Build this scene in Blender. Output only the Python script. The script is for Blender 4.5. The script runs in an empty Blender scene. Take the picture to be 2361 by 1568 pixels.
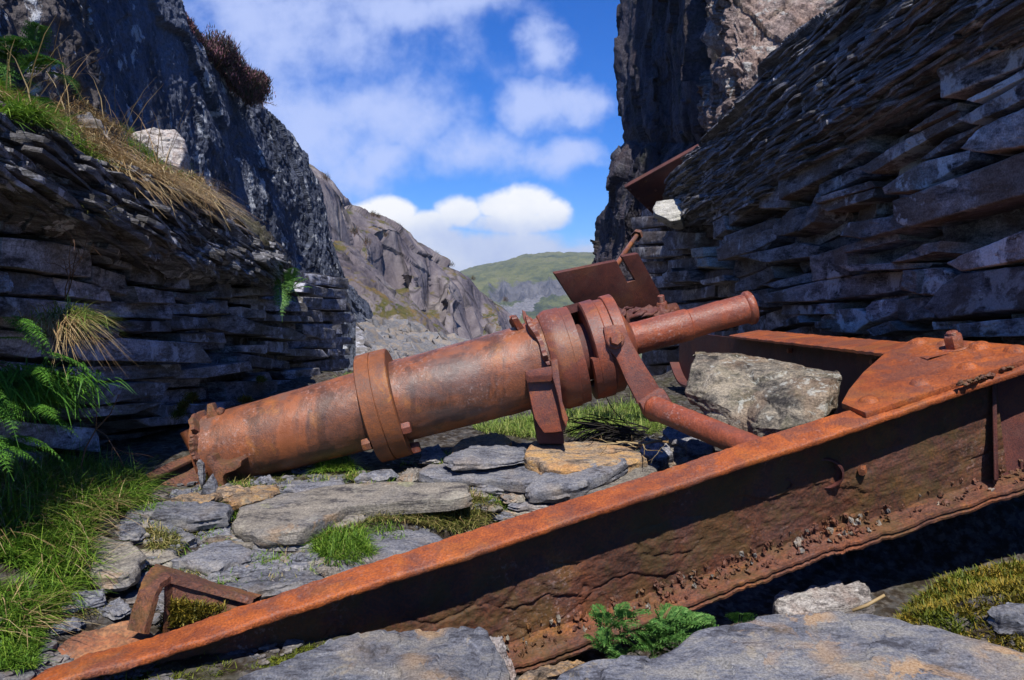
import bpy, bmesh, math, random
import numpy as np
from math import radians, sin, cos, pi
from mathutils import Vector, Matrix
random.seed(7); RNG = np.random.default_rng(11)
SC = bpy.context.scene; COL = SC.collection
# ------------------------------------------------------------- camera, sky, sun
CZ = 0.64; FPX = 1800.0; PITCH = math.atan(84/1800.0)
cd = bpy.data.cameras.new('camera'); cam = bpy.data.objects.new('camera', cd); COL.objects.link(cam)
cd.lens = 36*FPX/2361.0; cd.clip_end = 5000; cd.clip_start = 0.05
cam.location = (0, 0, CZ); cam.rotation_euler = (pi/2-PITCH, 0, 0); SC.camera = cam
SC.view_settings.view_transform = 'Standard'; SC.view_settings.look = 'None'
SC.view_settings.exposure = .40; SC.view_settings.gamma = 1
SUN_EL = radians(53); SUN_AZ = radians(1)      # azimuth measured from straight behind the camera, negative = from the left
sdir = np.array([sin(SUN_AZ)*cos(SUN_EL), -cos(SUN_AZ)*cos(SUN_EL), sin(SUN_EL)])
sl = bpy.data.lights.new('sun', 'SUN'); sl.energy = 4.8; sl.angle = radians(.5); sl.color = (1, .95, .87)
so = bpy.data.objects.new('sun', sl); COL.objects.link(so)
so.rotation_euler = Vector(sdir).to_track_quat('Z', 'Y').to_euler()
W = bpy.data.worlds.new('World'); SC.world = W; W.use_nodes = True

class NT:
    """tiny node-graph builder"""
    def __init__(s, nt):
        s.nt = nt; nt.nodes.clear()
    def n(s, t, **kw):
        nd = s.nt.nodes.new(t)
        for k, v in kw.items(): setattr(nd, k, v)
        return nd
    def put(s, sock, v):
        if v is None: return
        if hasattr(v, 'is_linked') or isinstance(v, bpy.types.NodeSocket): s.nt.links.new(v, sock)
        else:
            if hasattr(sock.default_value, '__len__') and not hasattr(v, '__len__'): v = (v,)*len(sock.default_value)
            if hasattr(sock.default_value, '__len__') and len(sock.default_value) == 4 and len(v) == 3: v = (*v, 1)
            sock.default_value = v
    def math(s, op, a, b=0.0, c=None, clamp=False):
        m = s.n('ShaderNodeMath', operation=op, use_clamp=clamp); s.put(m.inputs[0], a); s.put(m.inputs[1], b)
        if c is not None: s.put(m.inputs[2], c)
        return m.outputs[0]
    def mapr(s, v, a, b, c=0.0, d=1.0, smooth=False):
        m = s.n('ShaderNodeMapRange'); m.clamp = True
        if smooth: m.interpolation_type = 'SMOOTHSTEP'
        for i, q in enumerate((v, a, b, c, d)): s.put(m.inputs[i], q)
        return m.outputs[0]
    def mix(s, f, a, b, mode='MIX'):
        m = s.n('ShaderNodeMix', data_type='RGBA', blend_type=mode)
        s.put(m.inputs[0], f); s.put(m.inputs[6], a); s.put(m.inputs[7], b); return m.outputs[2]
    def ramp(s, f, stops, interp='LINEAR'):
        r = s.n('ShaderNodeValToRGB'); r.color_ramp.interpolation = interp; e = r.color_ramp.elements
        while len(e) < len(stops): e.new(.5)
        for i, (p, c) in enumerate(stops): e[i].position = p; e[i].color = (*c, 1) if hasattr(c, '__len__') else (c, c, c, 1)
        s.put(r.inputs[0], f); return r.outputs[0]
    def coord(s, scale=(1, 1, 1), rot=(0, 0, 0), loc=(0, 0, 0)):
        t = s.n('ShaderNodeTexCoord'); m = s.n('ShaderNodeMapping')
        m.inputs[1].default_value = loc; m.inputs[2].default_value = rot; m.inputs[3].default_value = scale
        s.nt.links.new(t.outputs['Object'], m.inputs[0]); return m.outputs[0]
    def noise(s, vec, scale, detail=5, rough=.55, dist=0.0):
        t = s.n('ShaderNodeTexNoise'); s.put(t.inputs['Vector'], vec); t.inputs['Scale'].default_value = scale
        t.inputs['Detail'].default_value = detail; t.inputs['Roughness'].default_value = rough; t.inputs['Distortion'].default_value = dist
        return t.outputs[0]
    def voro(s, vec, scale, feature='F1', rnd=1.0, out=0):
        t = s.n('ShaderNodeTexVoronoi', feature=feature); s.put(t.inputs['Vector'], vec); t.inputs['Scale'].default_value = scale
        t.inputs['Randomness'].default_value = rnd; return t.outputs[out]
    def bump(s, h, strength=.5, dist=.01, nrm=None):
        b = s.n('ShaderNodeBump'); b.inputs['Strength'].default_value = strength; b.inputs['Distance'].default_value = dist
        s.put(b.inputs['Height'], h)
        if nrm: s.nt.links.new(nrm, b.inputs['Normal'])
        return b.outputs[0]
    def bsdf(s, col, rough=.8, nrm=None, spec=.4, metal=0.0, trans=None):
        b = s.n('ShaderNodeBsdfPrincipled'); s.put(b.inputs['Base Color'], col); s.put(b.inputs['Roughness'], rough)
        b.inputs['Specular IOR Level'].default_value = spec; b.inputs['Metallic'].default_value = metal
        if nrm: s.nt.links.new(nrm, b.inputs['Normal'])
        o = s.n('ShaderNodeOutputMaterial'); sh = b.outputs[0]
        if trans:
            t = s.n('ShaderNodeBsdfTranslucent'); s.put(t.inputs[0], col)
            m = s.n('ShaderNodeMixShader'); m.inputs[0].default_value = trans
            s.nt.links.new(sh, m.inputs[1]); s.nt.links.new(t.outputs[0], m.inputs[2]); sh = m.outputs[0]
        s.nt.links.new(sh, o.inputs[0])
# ---- world: Nishita sky with clouds placed by direction
g = NT(W.node_tree)
sky = g.n('ShaderNodeTexSky', sky_type='NISHITA'); sky.sun_disc = False
sky.sun_elevation = SUN_EL; sky.sun_rotation = pi + SUN_AZ*-1; sky.air_density = 1.0; sky.dust_density = .3; sky.ozone_density = 3.0; sky.altitude = 300
tc = g.n('ShaderNodeTexCoord'); sp = g.n('ShaderNodeSeparateXYZ'); g.nt.links.new(tc.outputs['Generated'], sp.inputs[0])
yy = g.math('MAXIMUM', sp.outputs[1], .08)
u = g.math('DIVIDE', sp.outputs[0], yy); v = g.math('DIVIDE', sp.outputs[2], yy)
cb = g.n('ShaderNodeCombineXYZ'); g.put(cb.inputs[0], u); g.put(cb.inputs[1], v)
wn = g.n('ShaderNodeTexNoise'); g.put(wn.inputs['Vector'], cb.outputs[0]); wn.inputs['Scale'].default_value = 7; wn.inputs['Detail'].default_value = 5
wv = g.n('ShaderNodeVectorMath', operation='MULTIPLY_ADD'); g.put(wv.inputs[0], wn.outputs['Color']); wv.inputs[1].default_value = (.20, .16, 0); g.put(wv.inputs[2], cb.outputs[0])
wv2 = g.n('ShaderNodeVectorMath', operation='SUBTRACT'); g.put(wv2.inputs[0], wv.outputs[0]); wv2.inputs[1].default_value = (.10, .08, 0); warped = wv2.outputs[0]
n1 = g.noise(cb.outputs[0], 5.0, 8, .58, .3); n2 = g.noise(cb.outputs[0], 16.0, 6, .6)
def blob(x, y, rx, ry, w=True):
    m = g.n('ShaderNodeMapping'); m.vector_type = 'POINT'
    cx, cy = (x-1180)/1800, (700-y)/1800
    m.inputs[3].default_value = (1800/rx, 1800/ry, 0); m.inputs[1].default_value = (-cx*1800/rx, -cy*1800/ry, 0)
    g.nt.links.new(warped if w else cb.outputs[0], m.inputs[0])
    l = g.n('ShaderNodeVectorMath', operation='LENGTH'); g.nt.links.new(m.outputs[0], l.inputs[0])
    return g.math('SUBTRACT', 1.0, l.outputs['Value'])
def union(bs):
    r = bs[0]
    for b in bs[1:]: r = g.math('MAXIMUM', r, b)
    return r
nn = g.math('ADD', g.math('MULTIPLY', g.math('SUBTRACT', n1, .5), 2.0), g.math('MULTIPLY', g.math('SUBTRACT', n2, .5), 1.1))
soft = union([blob(700, 60, 380, 230), blob(800, 270, 300, 200), blob(1240, 250, 90, 60), blob(980, 20, 260, 90), blob(1100, 350, 190, 90), blob(1250, 120, 70, 70), blob(1290, 370, 80, 70),
              blob(560, -100, 300, 240), blob(1300, 230, 120, 50), blob(300, 100, 300, 300), blob(1700, -300, 500, 150), blob(800, -500, 900, 200), blob(850, 400, 100, 60)])
softd = g.math('MULTIPLY', g.mapr(g.math('ADD', soft, g.math('MULTIPLY', nn, 1.25)), -.22, .90, smooth=True), .80)
cum = union([blob(*q, False) for q in ((1215, 470, 80, 52), (1150, 480, 80, 48), (1060, 492, 80, 52), (1275, 498, 60, 48), (1180, 515, 160, 40), (1000, 515, 80, 40), (905, 492, 75, 42), (850, 500, 60, 34), (930, 530, 130, 40), (1140, 595, 340, 90), (1000, 560, 130, 60), (1330, 600, 160, 55), (1000, 640, 500, 60))])
cumd = g.mapr(g.math('ADD', cum, g.math('MULTIPLY', nn, .75)), .0, .46, smooth=True)
base = g.math('MULTIPLY', g.mapr(v, .085, .125, 0, 1, True), 1.0)
lumn = g.math('ADD', g.math('MULTIPLY', base, .26), g.math('ADD', g.math('MULTIPLY', n1, .55), g.math('MULTIPLY', n2, .34)))
ccol = g.ramp(lumn, [(.30, (4.0, 4.9, 7.6)), (.45, (5.4, 6.2, 8.2)), (.60, (7.6, 8.0, 8.8)), (.74, (8.9, 9.0, 9.3))])
skc = g.n('ShaderNodeHueSaturation'); skc.inputs['Saturation'].default_value = 1.38; skc.inputs['Value'].default_value = 1.0; skc.inputs['Hue'].default_value = .502
g.nt.links.new(sky.outputs[0], skc.inputs['Color'])
tint = g.mix(1.0, skc.outputs[0], (.52, .79, 1.27), 'MULTIPLY')
c1 = g.mix(softd, tint, (5.0, 5.9, 9.0))
c2 = g.mix(cumd, c1, ccol)
bg = g.n('ShaderNodeBackground'); g.put(bg.inputs[0], c2); bg.inputs[1].default_value = 0.09
wo = g.n('ShaderNodeOutputWorld'); g.nt.links.new(bg.outputs[0], wo.inputs[0])

# ------------------------------------------------------------- projection helpers: photo position + distance -> world point
cp, spt = cos(PITCH), sin(PITCH)
def ray(x, y):
    a = (x-1180.5)/FPX; b = (784-y)/FPX
    return np.array([a, cp + b*spt, -spt + b*cp])
def P(x, y, d): return np.array([0, 0, CZ]) + d*ray(x, y)
def onplane(x, y, p0, n):
    r = ray(x, y); p0 = np.asarray(p0, float); n = np.asarray(n, float)
    return np.array([0, 0, CZ]) + r*(n.dot(p0-np.array([0, 0, CZ]))/n.dot(r))
def sst(t): t = np.clip(t, 0, 1); return t*t*(3-2*t)
def unit(v): v = np.asarray(v, float); return v/(np.linalg.norm(v)+1e-12)

# ------------------------------------------------------------- noise
def _h(ix, iy, iz, s):
    h = (ix*374761393 + s*1274126177 + 101) & 0xFFFFFFFF
    h = ((h ^ (h >> 15))*2246822519) & 0xFFFFFFFF
    h = (h + iy*668265263) & 0xFFFFFFFF
    h = ((h ^ (h >> 13))*3266489917) & 0xFFFFFFFF
    h = (h + iz*2654435761) & 0xFFFFFFFF
    h = ((h ^ (h >> 16))*2246822519) & 0xFFFFFFFF
    h = ((h ^ (h >> 13))*1274126177) & 0xFFFFFFFF
    return ((h ^ (h >> 15)) & 0xFFFFFF)/float(0xFFFFFF)
def vn(p, s=0):
    """smooth value noise, -1..1; p (n,3)"""
    f = np.floor(p); i = f.astype(np.int64); t = p-f; t = t*t*t*(t*(t*6-15)+10)
    r = 0
    for dx in (0, 1):
        wx = t[:, 0] if dx else 1-t[:, 0]
        for dy in (0, 1):
            wy = t[:, 1] if dy else 1-t[:, 1]
            for dz in (0, 1):
                wz = t[:, 2] if dz else 1-t[:, 2]
                r = r + wx*wy*wz*_h(i[:, 0]+dx, i[:, 1]+dy, i[:, 2]+dz, s)
    return r*2-1
def fbm(p, o=4, g=.5, s=0, l=2.03):
    a, r = 1.0, 0; p = p.copy()
    for k in range(o):
        r = r + a*vn(p, s+k*7); a *= g; p = p*l + 3.7
    return r
def cell(p, s=0):
    """F1 distance and the id value of the nearest cell -> for facets and blocks"""
    i = np.floor(p).astype(np.int64); best = np.full(len(p), 9.0); sec = np.full(len(p), 9.0); idv = np.zeros(len(p)); cx = np.zeros_like(p)
    for dx in (-1, 0, 1):
        for dy in (-1, 0, 1):
            for dz in (-1, 0, 1):
                a, b, c = i[:, 0]+dx, i[:, 1]+dy, i[:, 2]+dz
                q = np.stack([a+_h(a, b, c, s), b+_h(a, b, c, s+1), c+_h(a, b, c, s+2)], 1)
                d = np.sum((q-p)**2, 1); m = d < best
                sec = np.where(m, best, np.minimum(sec, d)); best = np.where(m, d, best)
                idv = np.where(m, _h(a, b, c, s+3), idv); cx[m] = q[m]
    return np.sqrt(best), np.sqrt(sec), idv, cx
def facets(p, s=0, k=.55):
    """piecewise-planar relief: every cell has its own height and tilt"""
    d, e, idv, c = cell(p, s); q = p-c
    h1 = _h((idv*1e6).astype(np.int64), 1+0*c[:, 0].astype(np.int64), 0*c[:, 0].astype(np.int64), 5)*2-1
    h2 = _h((idv*1e6).astype(np.int64), 2+0*c[:, 0].astype(np.int64), 0*c[:, 0].astype(np.int64), 6)*2-1
    h3 = _h((idv*1e6).astype(np.int64), 3+0*c[:, 0].astype(np.int64), 0*c[:, 0].astype(np.int64), 8)*2-1
    return (idv*2-1)*.6 + (q[:, 0]*h1+q[:, 1]*h2+q[:, 2]*h3)*k*2
def strata(p, n, f=14.0, s=0, stretch=.12, warp=.04):
    """layered relief: sheets normal to n, torn off at different lengths"""
    n = unit(n); a = unit(np.cross(n, [0.3, 1, .2])); b = np.cross(n, a)
    w = p + warp*np.stack([vn(p*2.1, s+40), vn(p*2.1, s+41), vn(p*2.1, s+42)], 1)
    q, ca, cb_ = w@n, w@a, w@b; r = 0; am = 1.0
    for k in range(3):
        qq = q*f + .35*vn(np.stack([ca*f*stretch*.7, cb_*f*stretch*.7, q*0+k], 1), s+60+k); lay = np.floor(qq); fr = qq-lay
        m = vn(np.stack([lay*3.17+.5, ca*f*stretch*1.3, cb_*f*stretch*1.3], 1), s+k)+.45*vn(np.stack([lay*5.3+.5, ca*f*stretch*5, cb_*f*stretch*5], 1), s+30+k)
        r = r + am*(m - .35*fr); am *= .50; f *= 2.7
    return r

# ------------------------------------------------------------- mesh helpers
def mesh_np(name, V, Q=None, T=None, smooth=True):
    V = np.asarray(V, np.float32); me = bpy.data.meshes.new(name); nq = 0 if Q is None else len(Q); nt = 0 if T is None else len(T)
    me.vertices.add(len(V)); me.vertices.foreach_set('co', V.ravel())
    li = []
    if nq: li.append(np.asarray(Q).ravel())
    if nt: li.append(np.asarray(T).ravel())
    li = np.concatenate(li).astype(np.int32); me.loops.add(len(li)); me.loops.foreach_set('vertex_index', li)
    me.polygons.add(nq+nt)
    st = np.concatenate([np.arange(nq)*4, nq*4+np.arange(nt)*3]).astype(np.int32); me.polygons.foreach_set('loop_start', st)
    try: me.polygons.foreach_set('loop_total', np.concatenate([np.full(nq, 4), np.full(nt, 3)]).astype(np.int32))
    except Exception: pass
    me.update(calc_edges=True); me.validate()
    me.polygons.foreach_set('use_smooth', np.full(len(me.polygons), bool(smooth)))
    return me
class MB:
    def __init__(s): s.V = []; s.Q = []; s.T = []; s.n = 0
    def add(s, V, Q=None, T=None):
        V = np.asarray(V, float)
        s.V.append(V)
        if Q is not None and len(Q): s.Q.append(np.asarray(Q)+s.n)
        if T is not None and len(T): s.T.append(np.asarray(T)+s.n)
        s.n += len(V)
    def get(s):
        return np.concatenate(s.V), (np.concatenate(s.Q) if s.Q else None), (np.concatenate(s.T) if s.T else None)
def sharpen(me, ang=40):
    me.set_sharp_from_angle(angle=radians(ang))
def obj(name, V, Q=None, T=None, mat=None, parent=None, smooth=True, ang=None, origin=None):
    """ONE mesh object; V in world space. Top level: origin at the base of its bounds."""
    if isinstance(V, MB): V, Q, T = V.get()
    V = np.asarray(V, float)
    if parent is not None: org = np.array(parent['_o'])
    elif origin is not None: org = np.array(origin, float)
    else: org = np.array([(V[:, 0].min()+V[:, 0].max())/2, (V[:, 1].min()+V[:, 1].max())/2, V[:, 2].min()])
    me = mesh_np(name, V-org, Q, T, smooth); 
    if smooth and ang: sharpen(me, ang)
    if mat: me.materials.append(mat)
    o = bpy.data.objects.new(name, me); COL.objects.link(o); o['_o'] = [float(q) for q in org]
    if parent is not None: o.parent = parent
    else: o.location = org
    return o
def empty(name, loc):
    o = bpy.data.objects.new(name, None); COL.objects.link(o); o.location = loc; o['_o'] = [float(q) for q in loc]; o.empty_display_size = .1; return o
def tag(o, label=None, cat=None, group=None, kind=None):
    if label: o['label'] = label
    if cat: o['category'] = cat
    if group: o['group'] = group
    if kind: o['kind'] = kind
    return o
def gridq(nu, nv, wrapu=False):
    """quads of a (nv rows) x (nu cols) grid"""
    i = np.arange(nv-1)[:, None]*nu; cu = nu if wrapu else nu-1; j = np.arange(cu)[None, :]; j2 = (j+1) % nu
    return np.stack([i+j, i+j2, i+nu+j2, i+nu+j], -1).reshape(-1, 4)
def cr(P0, n):
    """resample control points (k,...) to n with Catmull-Rom"""
    P0 = np.asarray(P0, float); k = len(P0); t = np.linspace(0, k-1, n); i = np.minimum(t.astype(int), k-2); f = (t-i).reshape(-1, *([1]*(P0.ndim-1)))
    g = lambda q: P0[np.clip(q, 0, k-1)]
    a, b, c, d = g(i-1), g(i), g(i+1), g(i+2)
    return .5*((2*b)+(-a+c)*f+(2*a-5*b+4*c-d)*f**2+(-a+3*b-3*c+d)*f**3)
def lin(P0, n):
    P0 = np.asarray(P0, float); k = len(P0); t = np.linspace(0, k-1, n); i = np.minimum(t.astype(int), k-2); f = (t-i).reshape(-1, *([1]*(P0.ndim-1)))
    return P0[i]*(1-f)+P0[i+1]*f
def normals(G):
    du = np.gradient(G, axis=1); dv = np.gradient(G, axis=0); n = np.cross(du, dv); return n/(np.linalg.norm(n, axis=2, keepdims=True)+1e-12)
def loft(cols, nu, nv, disp=None, flip=False, mode=cr):
    """cols: list of columns; each a list of (x,y,d) photo position + distance, bottom->top. returns V, Q"""
    C = np.array([[P(*q) for q in c] for c in cols])           # (cols, rows, 3)
    C = mode(C, nu); C = np.swapaxes(C, 0, 1); G = mode(C, nv)     # (nv, nu, 3)
    N = normals(G)
    if flip: N = -N
    if disp is not None:
        p = G.reshape(-1, 3); G = G + (disp(p).reshape(nv, nu, 1))*N
    return G.reshape(-1, 3), gridq(nu, nv), N
def plate(outline, th, nrm, bev=.002, seg=2):
    """flat plate: outline 3D points, thickness th along -nrm, bevelled"""
    bm = bmesh.new(); nrm = unit(nrm)
    vs = [bm.verts.new(p) for p in outline]; f = bm.faces.new(vs)
    r = bmesh.ops.extrude_face_region(bm, geom=[f]); ev = [e for e in r['geom'] if isinstance(e, bmesh.types.BMVert)]
    bmesh.ops.translate(bm, vec=Vector(-nrm*th), verts=ev)
    bmesh.ops.recalc_face_normals(bm, faces=bm.faces)
    if bev: bmesh.ops.bevel(bm, geom=list(bm.edges), offset=bev, segments=seg, profile=.6, affect='EDGES')
    return bm
def bmobj(name, bm, mat, parent=None, smooth=True, ang=35, origin=None):
    me = bpy.data.meshes.new(name)
    vs = np.array([v.co[:] for v in bm.verts])
    if parent is not None: org = np.array(parent['_o'])
    elif origin is not None: org = np.array(origin, float)
    else: org = np.array([(vs[:, 0].min()+vs[:, 0].max())/2, (vs[:, 1].min()+vs[:, 1].max())/2, vs[:, 2].min()])
    bmesh.ops.translate(bm, vec=Vector(-org), verts=bm.verts); bm.to_mesh(me); bm.free(); me.materials.append(mat)
    me.polygons.foreach_set('use_smooth', [smooth]*len(me.polygons))
    if smooth: sharpen(me, ang)
    o = bpy.data.objects.new(name, me); COL.objects.link(o); o['_o'] = [float(q) for q in org]
    if parent is not None: o.parent = parent
    else: o.location = org
    return o
def tube(pts, r, seg=16, cap=True, noise=0.0, s=0):
    pts = np.asarray(pts, float); n = len(pts); r = np.full(n, r) if np.isscalar(r) else np.asarray(r, float)
    T = np.gradient(pts, axis=0); T /= np.linalg.norm(T, axis=1, keepdims=True)+1e-12
    up = np.array([0, 0, 1.]) if abs(T[0, 2]) < .9 else np.array([1., 0, 0]); V = []
    a = unit(np.cross(T[0], up))
    for i in range(n):
        a = unit(a-T[i]*a.dot(T[i])); b = np.cross(T[i], a); th = np.linspace(0, 2*pi, seg, endpoint=False)
        V.append(pts[i]+r[i]*(np.cos(th)[:, None]*a+np.sin(th)[:, None]*b))
    V = np.concatenate(V); Q = gridq(seg, n, True)
    if noise: 
        C = np.repeat(pts, seg, 0); V = V+(V-C)*(noise*fbm(V*60, 3, s=s))[:, None]
    if cap:
        V = np.concatenate([V, pts[:1], pts[-1:]]); j = np.arange(seg); k = len(V)-2
        T1 = np.stack([np.full(seg, k), (j+1) % seg, j], 1); T2 = np.stack([np.full(seg, k+1), (n-1)*seg+j, (n-1)*seg+(j+1) % seg], 1)
        return V, Q, np.concatenate([T1, T2])
    return V, Q, None
def slab(outline, nrm, th, N=56, rings=9, jag=.05, rough=.004, bev=.006, side=4, s=0, flake=.004, sidein=.0, dome=0.0):
    """irregular stone slab. outline: 3D points of the upper/front face (star-shaped), thickness th along -nrm"""
    o = np.asarray(outline, float); nrm = unit(nrm); c = o.mean(0)
    L = np.linalg.norm(np.roll(o, -1, 0)-o, axis=1); cum_ = np.concatenate([[0], np.cumsum(L)]); tot = cum_[-1]
    t = np.linspace(0, tot, N, endpoint=False); k = np.searchsorted(cum_, t, side='right')-1; f = ((t-cum_[k])/L[k])[:, None]
    E = o[k]*(1-f)+np.roll(o, -1, 0)[k]*f
    size = tot/6.0
    E = E+(E-c)*(jag*fbm(E*(2.6/size)+s*3.1, 5, .68, s))[:, None]
    D = E-c; rr = np.linalg.norm(D, axis=1, keepdims=True); U = D/(rr+1e-9)
    rv = 1-(1-np.linspace(0.04, 1, rings))**1.25; V = []
    for q in rv: V.append(c+D*q)
    top = np.concatenate(V); rel = np.repeat(rv, N)
    h = rough*fbm(top*(1.6/size)+s, 4, .55, s+2)*1.5
    if flake:
        lv = fbm(top*(1.1/size)+s*1.7, 3, .6, s+9); h = h+flake*np.floor(lv*2.2+.5)/1.2
    if dome: h = h+dome*(1-rel**2)
    edge = np.clip((rel-.93)/.07, 0, 1)**2
    top = top+nrm*(h-edge*bev*1.0)[:, None]
    W_ = [top]; eh = (h[-N:]-edge[-N:]*bev)
    for j in range(1, side+1):
        a = j/side; p = E-nrm*0 + nrm*(eh*(1-a)-th*a)[:, None]
        off = (fbm(np.stack([E[:, 0]/size*2, E[:, 1]/size*2+E[:, 2]/size*2, np.full(N, a*side*1.3)], 1)+s, 2, .6, s+5)*bev*1.6 + (bev*.7 if 0 < a < 1 else -bev) - sidein*a)
        W_.append(p+U*off[:, None])
    V = np.concatenate(W_); R = rings+side; Q = gridq(N, R, True)
    V = np.concatenate([V, [c+nrm*h[:N].mean()], [E.mean(0)-nrm*th]]); j = np.arange(N); b = (R-1)*N; k = len(V)-2
    T = np.concatenate([np.stack([np.full(N, k), j, (j+1) % N], 1), np.stack([np.full(N, k+1), b+(j+1) % N, b+j], 1)])
    # make sure the upper face looks along nrm
    a_, b_, c_ = V[k], V[0], V[1]
    if np.dot(np.cross(b_-a_, c_-a_), nrm) < 0: T = T[:, ::-1]
    else: Q = Q[:, ::-1]
    return V, Q, T
# ------------------------------------------------------------- materials
def newmat(name):
    m = bpy.data.materials.new(name); m.use_nodes = True; return m, NT(m.node_tree)
def rust(name, hot=(.42, .085, .018), mid=(.17, .045, .022), dark=(.05, .022, .018), ochre=(.48, .19, .025), hotamt=.5, ochamt=.5, grain=300, spec=.35, pale=.25, moss=0.0, rough=.62, bs=.5, crust=0.0, streak=0.0, purp=.6):
    m, g = newmat(name); c = g.coord()
    big = g.noise(c, 4.5, 7, .62, .4); med = g.noise(c, 22, 6, .65, .3); fine = g.noise(c, grain, 3, .6); sp_ = g.noise(c, 90, 4, .7)
    f = g.math('ADD', g.math('MULTIPLY', big, .6), g.math('MULTIPLY', med, .4))
    col = g.ramp(f, [(.39, dark), (.47, mid), (.55-.06*hotamt, tuple(.6*a+.4*b for a, b in zip(mid, hot))), (.62-.06*hotamt, hot)])
    purple = g.mapr(g.noise(c, 9, 6, .6, .5), .50, .58, 0, purp)
    col = g.mix(purple, col, (.105, .052, .045))
    oc = g.math('MULTIPLY', g.mapr(g.noise(c, 6.5, 7, .65, .6), .54, .62), ochamt)
    col = g.mix(oc, col, ochre)
    col = g.mix(g.mapr(fine, .40, .60, 0, .9), g.mix(.55, col, dark), g.mix(.30, col, hot))
    if pale: col = g.mix(g.math('MULTIPLY', g.math('MULTIPLY', g.mapr(sp_, .54, .66), g.mapr(g.noise(c, 5, 4, .6), .48, .60)), pale), col, (.42, .30, .28))
    if moss: col = g.mix(g.math('MULTIPLY', g.mapr(g.noise(c, 12, 6, .7, .4), .46, .58), moss), col, (.085, .062, .014))
    if streak:
        st = g.noise(g.coord(scale=(1, 1, .10), rot=(0, .27, 0)), 16, 5, .6); col = g.mix(g.math('MULTIPLY', g.mapr(st, .52, .60), streak), col, tuple(.5*q for q in dark))
        st2 = g.noise(g.coord(scale=(1, 1, .12), rot=(0, .2, 0), loc=(5, 2, 1)), 13, 5, .6); col = g.mix(g.math('MULTIPLY', g.mapr(st2, .55, .62), streak), col, hot)
        col = g.mix(g.math('MULTIPLY', g.mapr(g.noise(c, 3.2, 6, .65, .8), .53, .60), streak), col, (.10, .075, .07))
    h = g.math('ADD', g.math('MULTIPLY', fine, .35), g.math('ADD', g.math('MULTIPLY', med, .5), g.math('MULTIPLY', sp_, .35)))
    if crust: h = g.math('ADD', h, g.math('MULTIPLY', g.voro(c, 30), crust))
    nb = g.bump(h, bs, .006)
    r = g.mapr(fine, .3, .7, rough-.12, rough+.2)
    g.bsdf(col, r, nb, spec); return m
def stone(name, a, b, c3, lich=(.45, .45, .42), lichamt=.3, lscale=20, streak=(1, 1, 6), rot=(0, 0, 0), bs=.6, bd=.01, scale=8.0, tan=None, tanamt=0, rough=.8, ls2=None, grain=60, yel=0, spec=.3, moss=0, var=.22):
    """rock: two tone base + darker crevice tone, streaked in strata, lichen spots"""
    m, g = newmat(name); c = g.coord(); cs = g.coord(scale=streak, rot=rot)
    n1 = g.noise(cs, scale, 7, .62, .3); n2 = g.noise(c, scale*.45, 6, .6, .5); n3 = g.noise(cs, scale*5, 5, .7); fine = g.noise(c, grain*3, 3, .7)
    oi = g.n('ShaderNodeObjectInfo')
    col = g.ramp(g.math('ADD', g.math('MULTIPLY', n1, .6), g.math('MULTIPLY', n3, .4)), [(.40, c3), (.48, a), (.58, b)])
    if tanamt: col = g.mix(g.math('MULTIPLY', g.mapr(n2, .46, .60, smooth=True), tanamt), col, tan)
    if moss: col = g.mix(g.math('MULTIPLY', g.mapr(g.noise(c, scale*1.3, 5, .65), .52, .62), moss), col, (.05, .055, .015))
    lm = g.mapr(g.math('ADD', g.math('MULTIPLY', g.noise(c, lscale, 5, .65, .4), .75), g.math('MULTIPLY', g.noise(c, lscale*.22, 3), .25)), .56, .60)
    lf = g.math('MULTIPLY', lm, lichamt)
    col = g.mix(lf, col, g.mix(g.mapr(fine, .3, .7), lich, tuple(.6*q for q in lich)))
    if yel:
        yn = g.noise(g.coord(loc=(2, 5, 1)), 9, 6, .68, 1.2); yb = g.noise(c, 2.6, 3, .5); ym = g.math('MULTIPLY', g.math('MULTIPLY', g.mapr(yn, .53, .57), g.mapr(yb, .47, .53)), yel); col = g.mix(ym, col, g.mix(g.mapr(fine, .35, .65), (.40, .24, .12), (.30, .21, .13)))
        yv2 = g.voro(g.coord(loc=(3, 1, 7)), 4.6); ym2 = g.math('MULTIPLY', g.mapr(g.math('ADD', yv2, g.math('MULTIPLY', g.noise(c, 22, 5, .7), .30)), .29, .265), yel*.9); col = g.mix(ym2, col, g.mix(g.mapr(g.noise(c, 90, 3), .45, .55), (.42, .42, .20), (.22, .22, .12)))
    col = g.mix(1.0, col, g.mapr(fine, .36, .64, .62, 1.3), 'MULTIPLY')
    ge = g.n('ShaderNodeNewGeometry'); rr = g.math('FRACT', g.math('ADD', g.math('MULTIPLY', oi.outputs['Random'], 3.7), g.math('MULTIPLY', ge.outputs['Random Per Island'], 5.3))); vr = g.mapr(rr, 0, 1, 1-var, 1+var); col = g.mix(1.0, col, vr, 'MULTIPLY')
    h = g.math('ADD', g.math('ADD', g.math('MULTIPLY', n3, .7), g.math('MULTIPLY', n1, .6)), g.math('ADD', g.math('MULTIPLY', g.noise(c, grain, 6, .7), .5), g.math('MULTIPLY', lf, .12)))
    g.bsdf(col, g.mapr(n3, .3, .7, rough-.15, rough+.1), g.bump(h, bs, bd), spec); return m
def leafmat(name, a, b, c3, rough=.55, trans=.25, scale=6):
    m, g = newmat(name); ge = g.n('ShaderNodeNewGeometry')
    r = ge.outputs['Random Per Island']; c = g.coord(); n = g.noise(c, scale, 4, .6)
    f = g.math('ADD', g.math('MULTIPLY', r, .55), g.math('MULTIPLY', n, .5))
    col = g.ramp(f, [(.25, a), (.52, b), (.80, c3)]); g.bsdf(col, rough, None, .25, trans=trans); return m
M = {}
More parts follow.
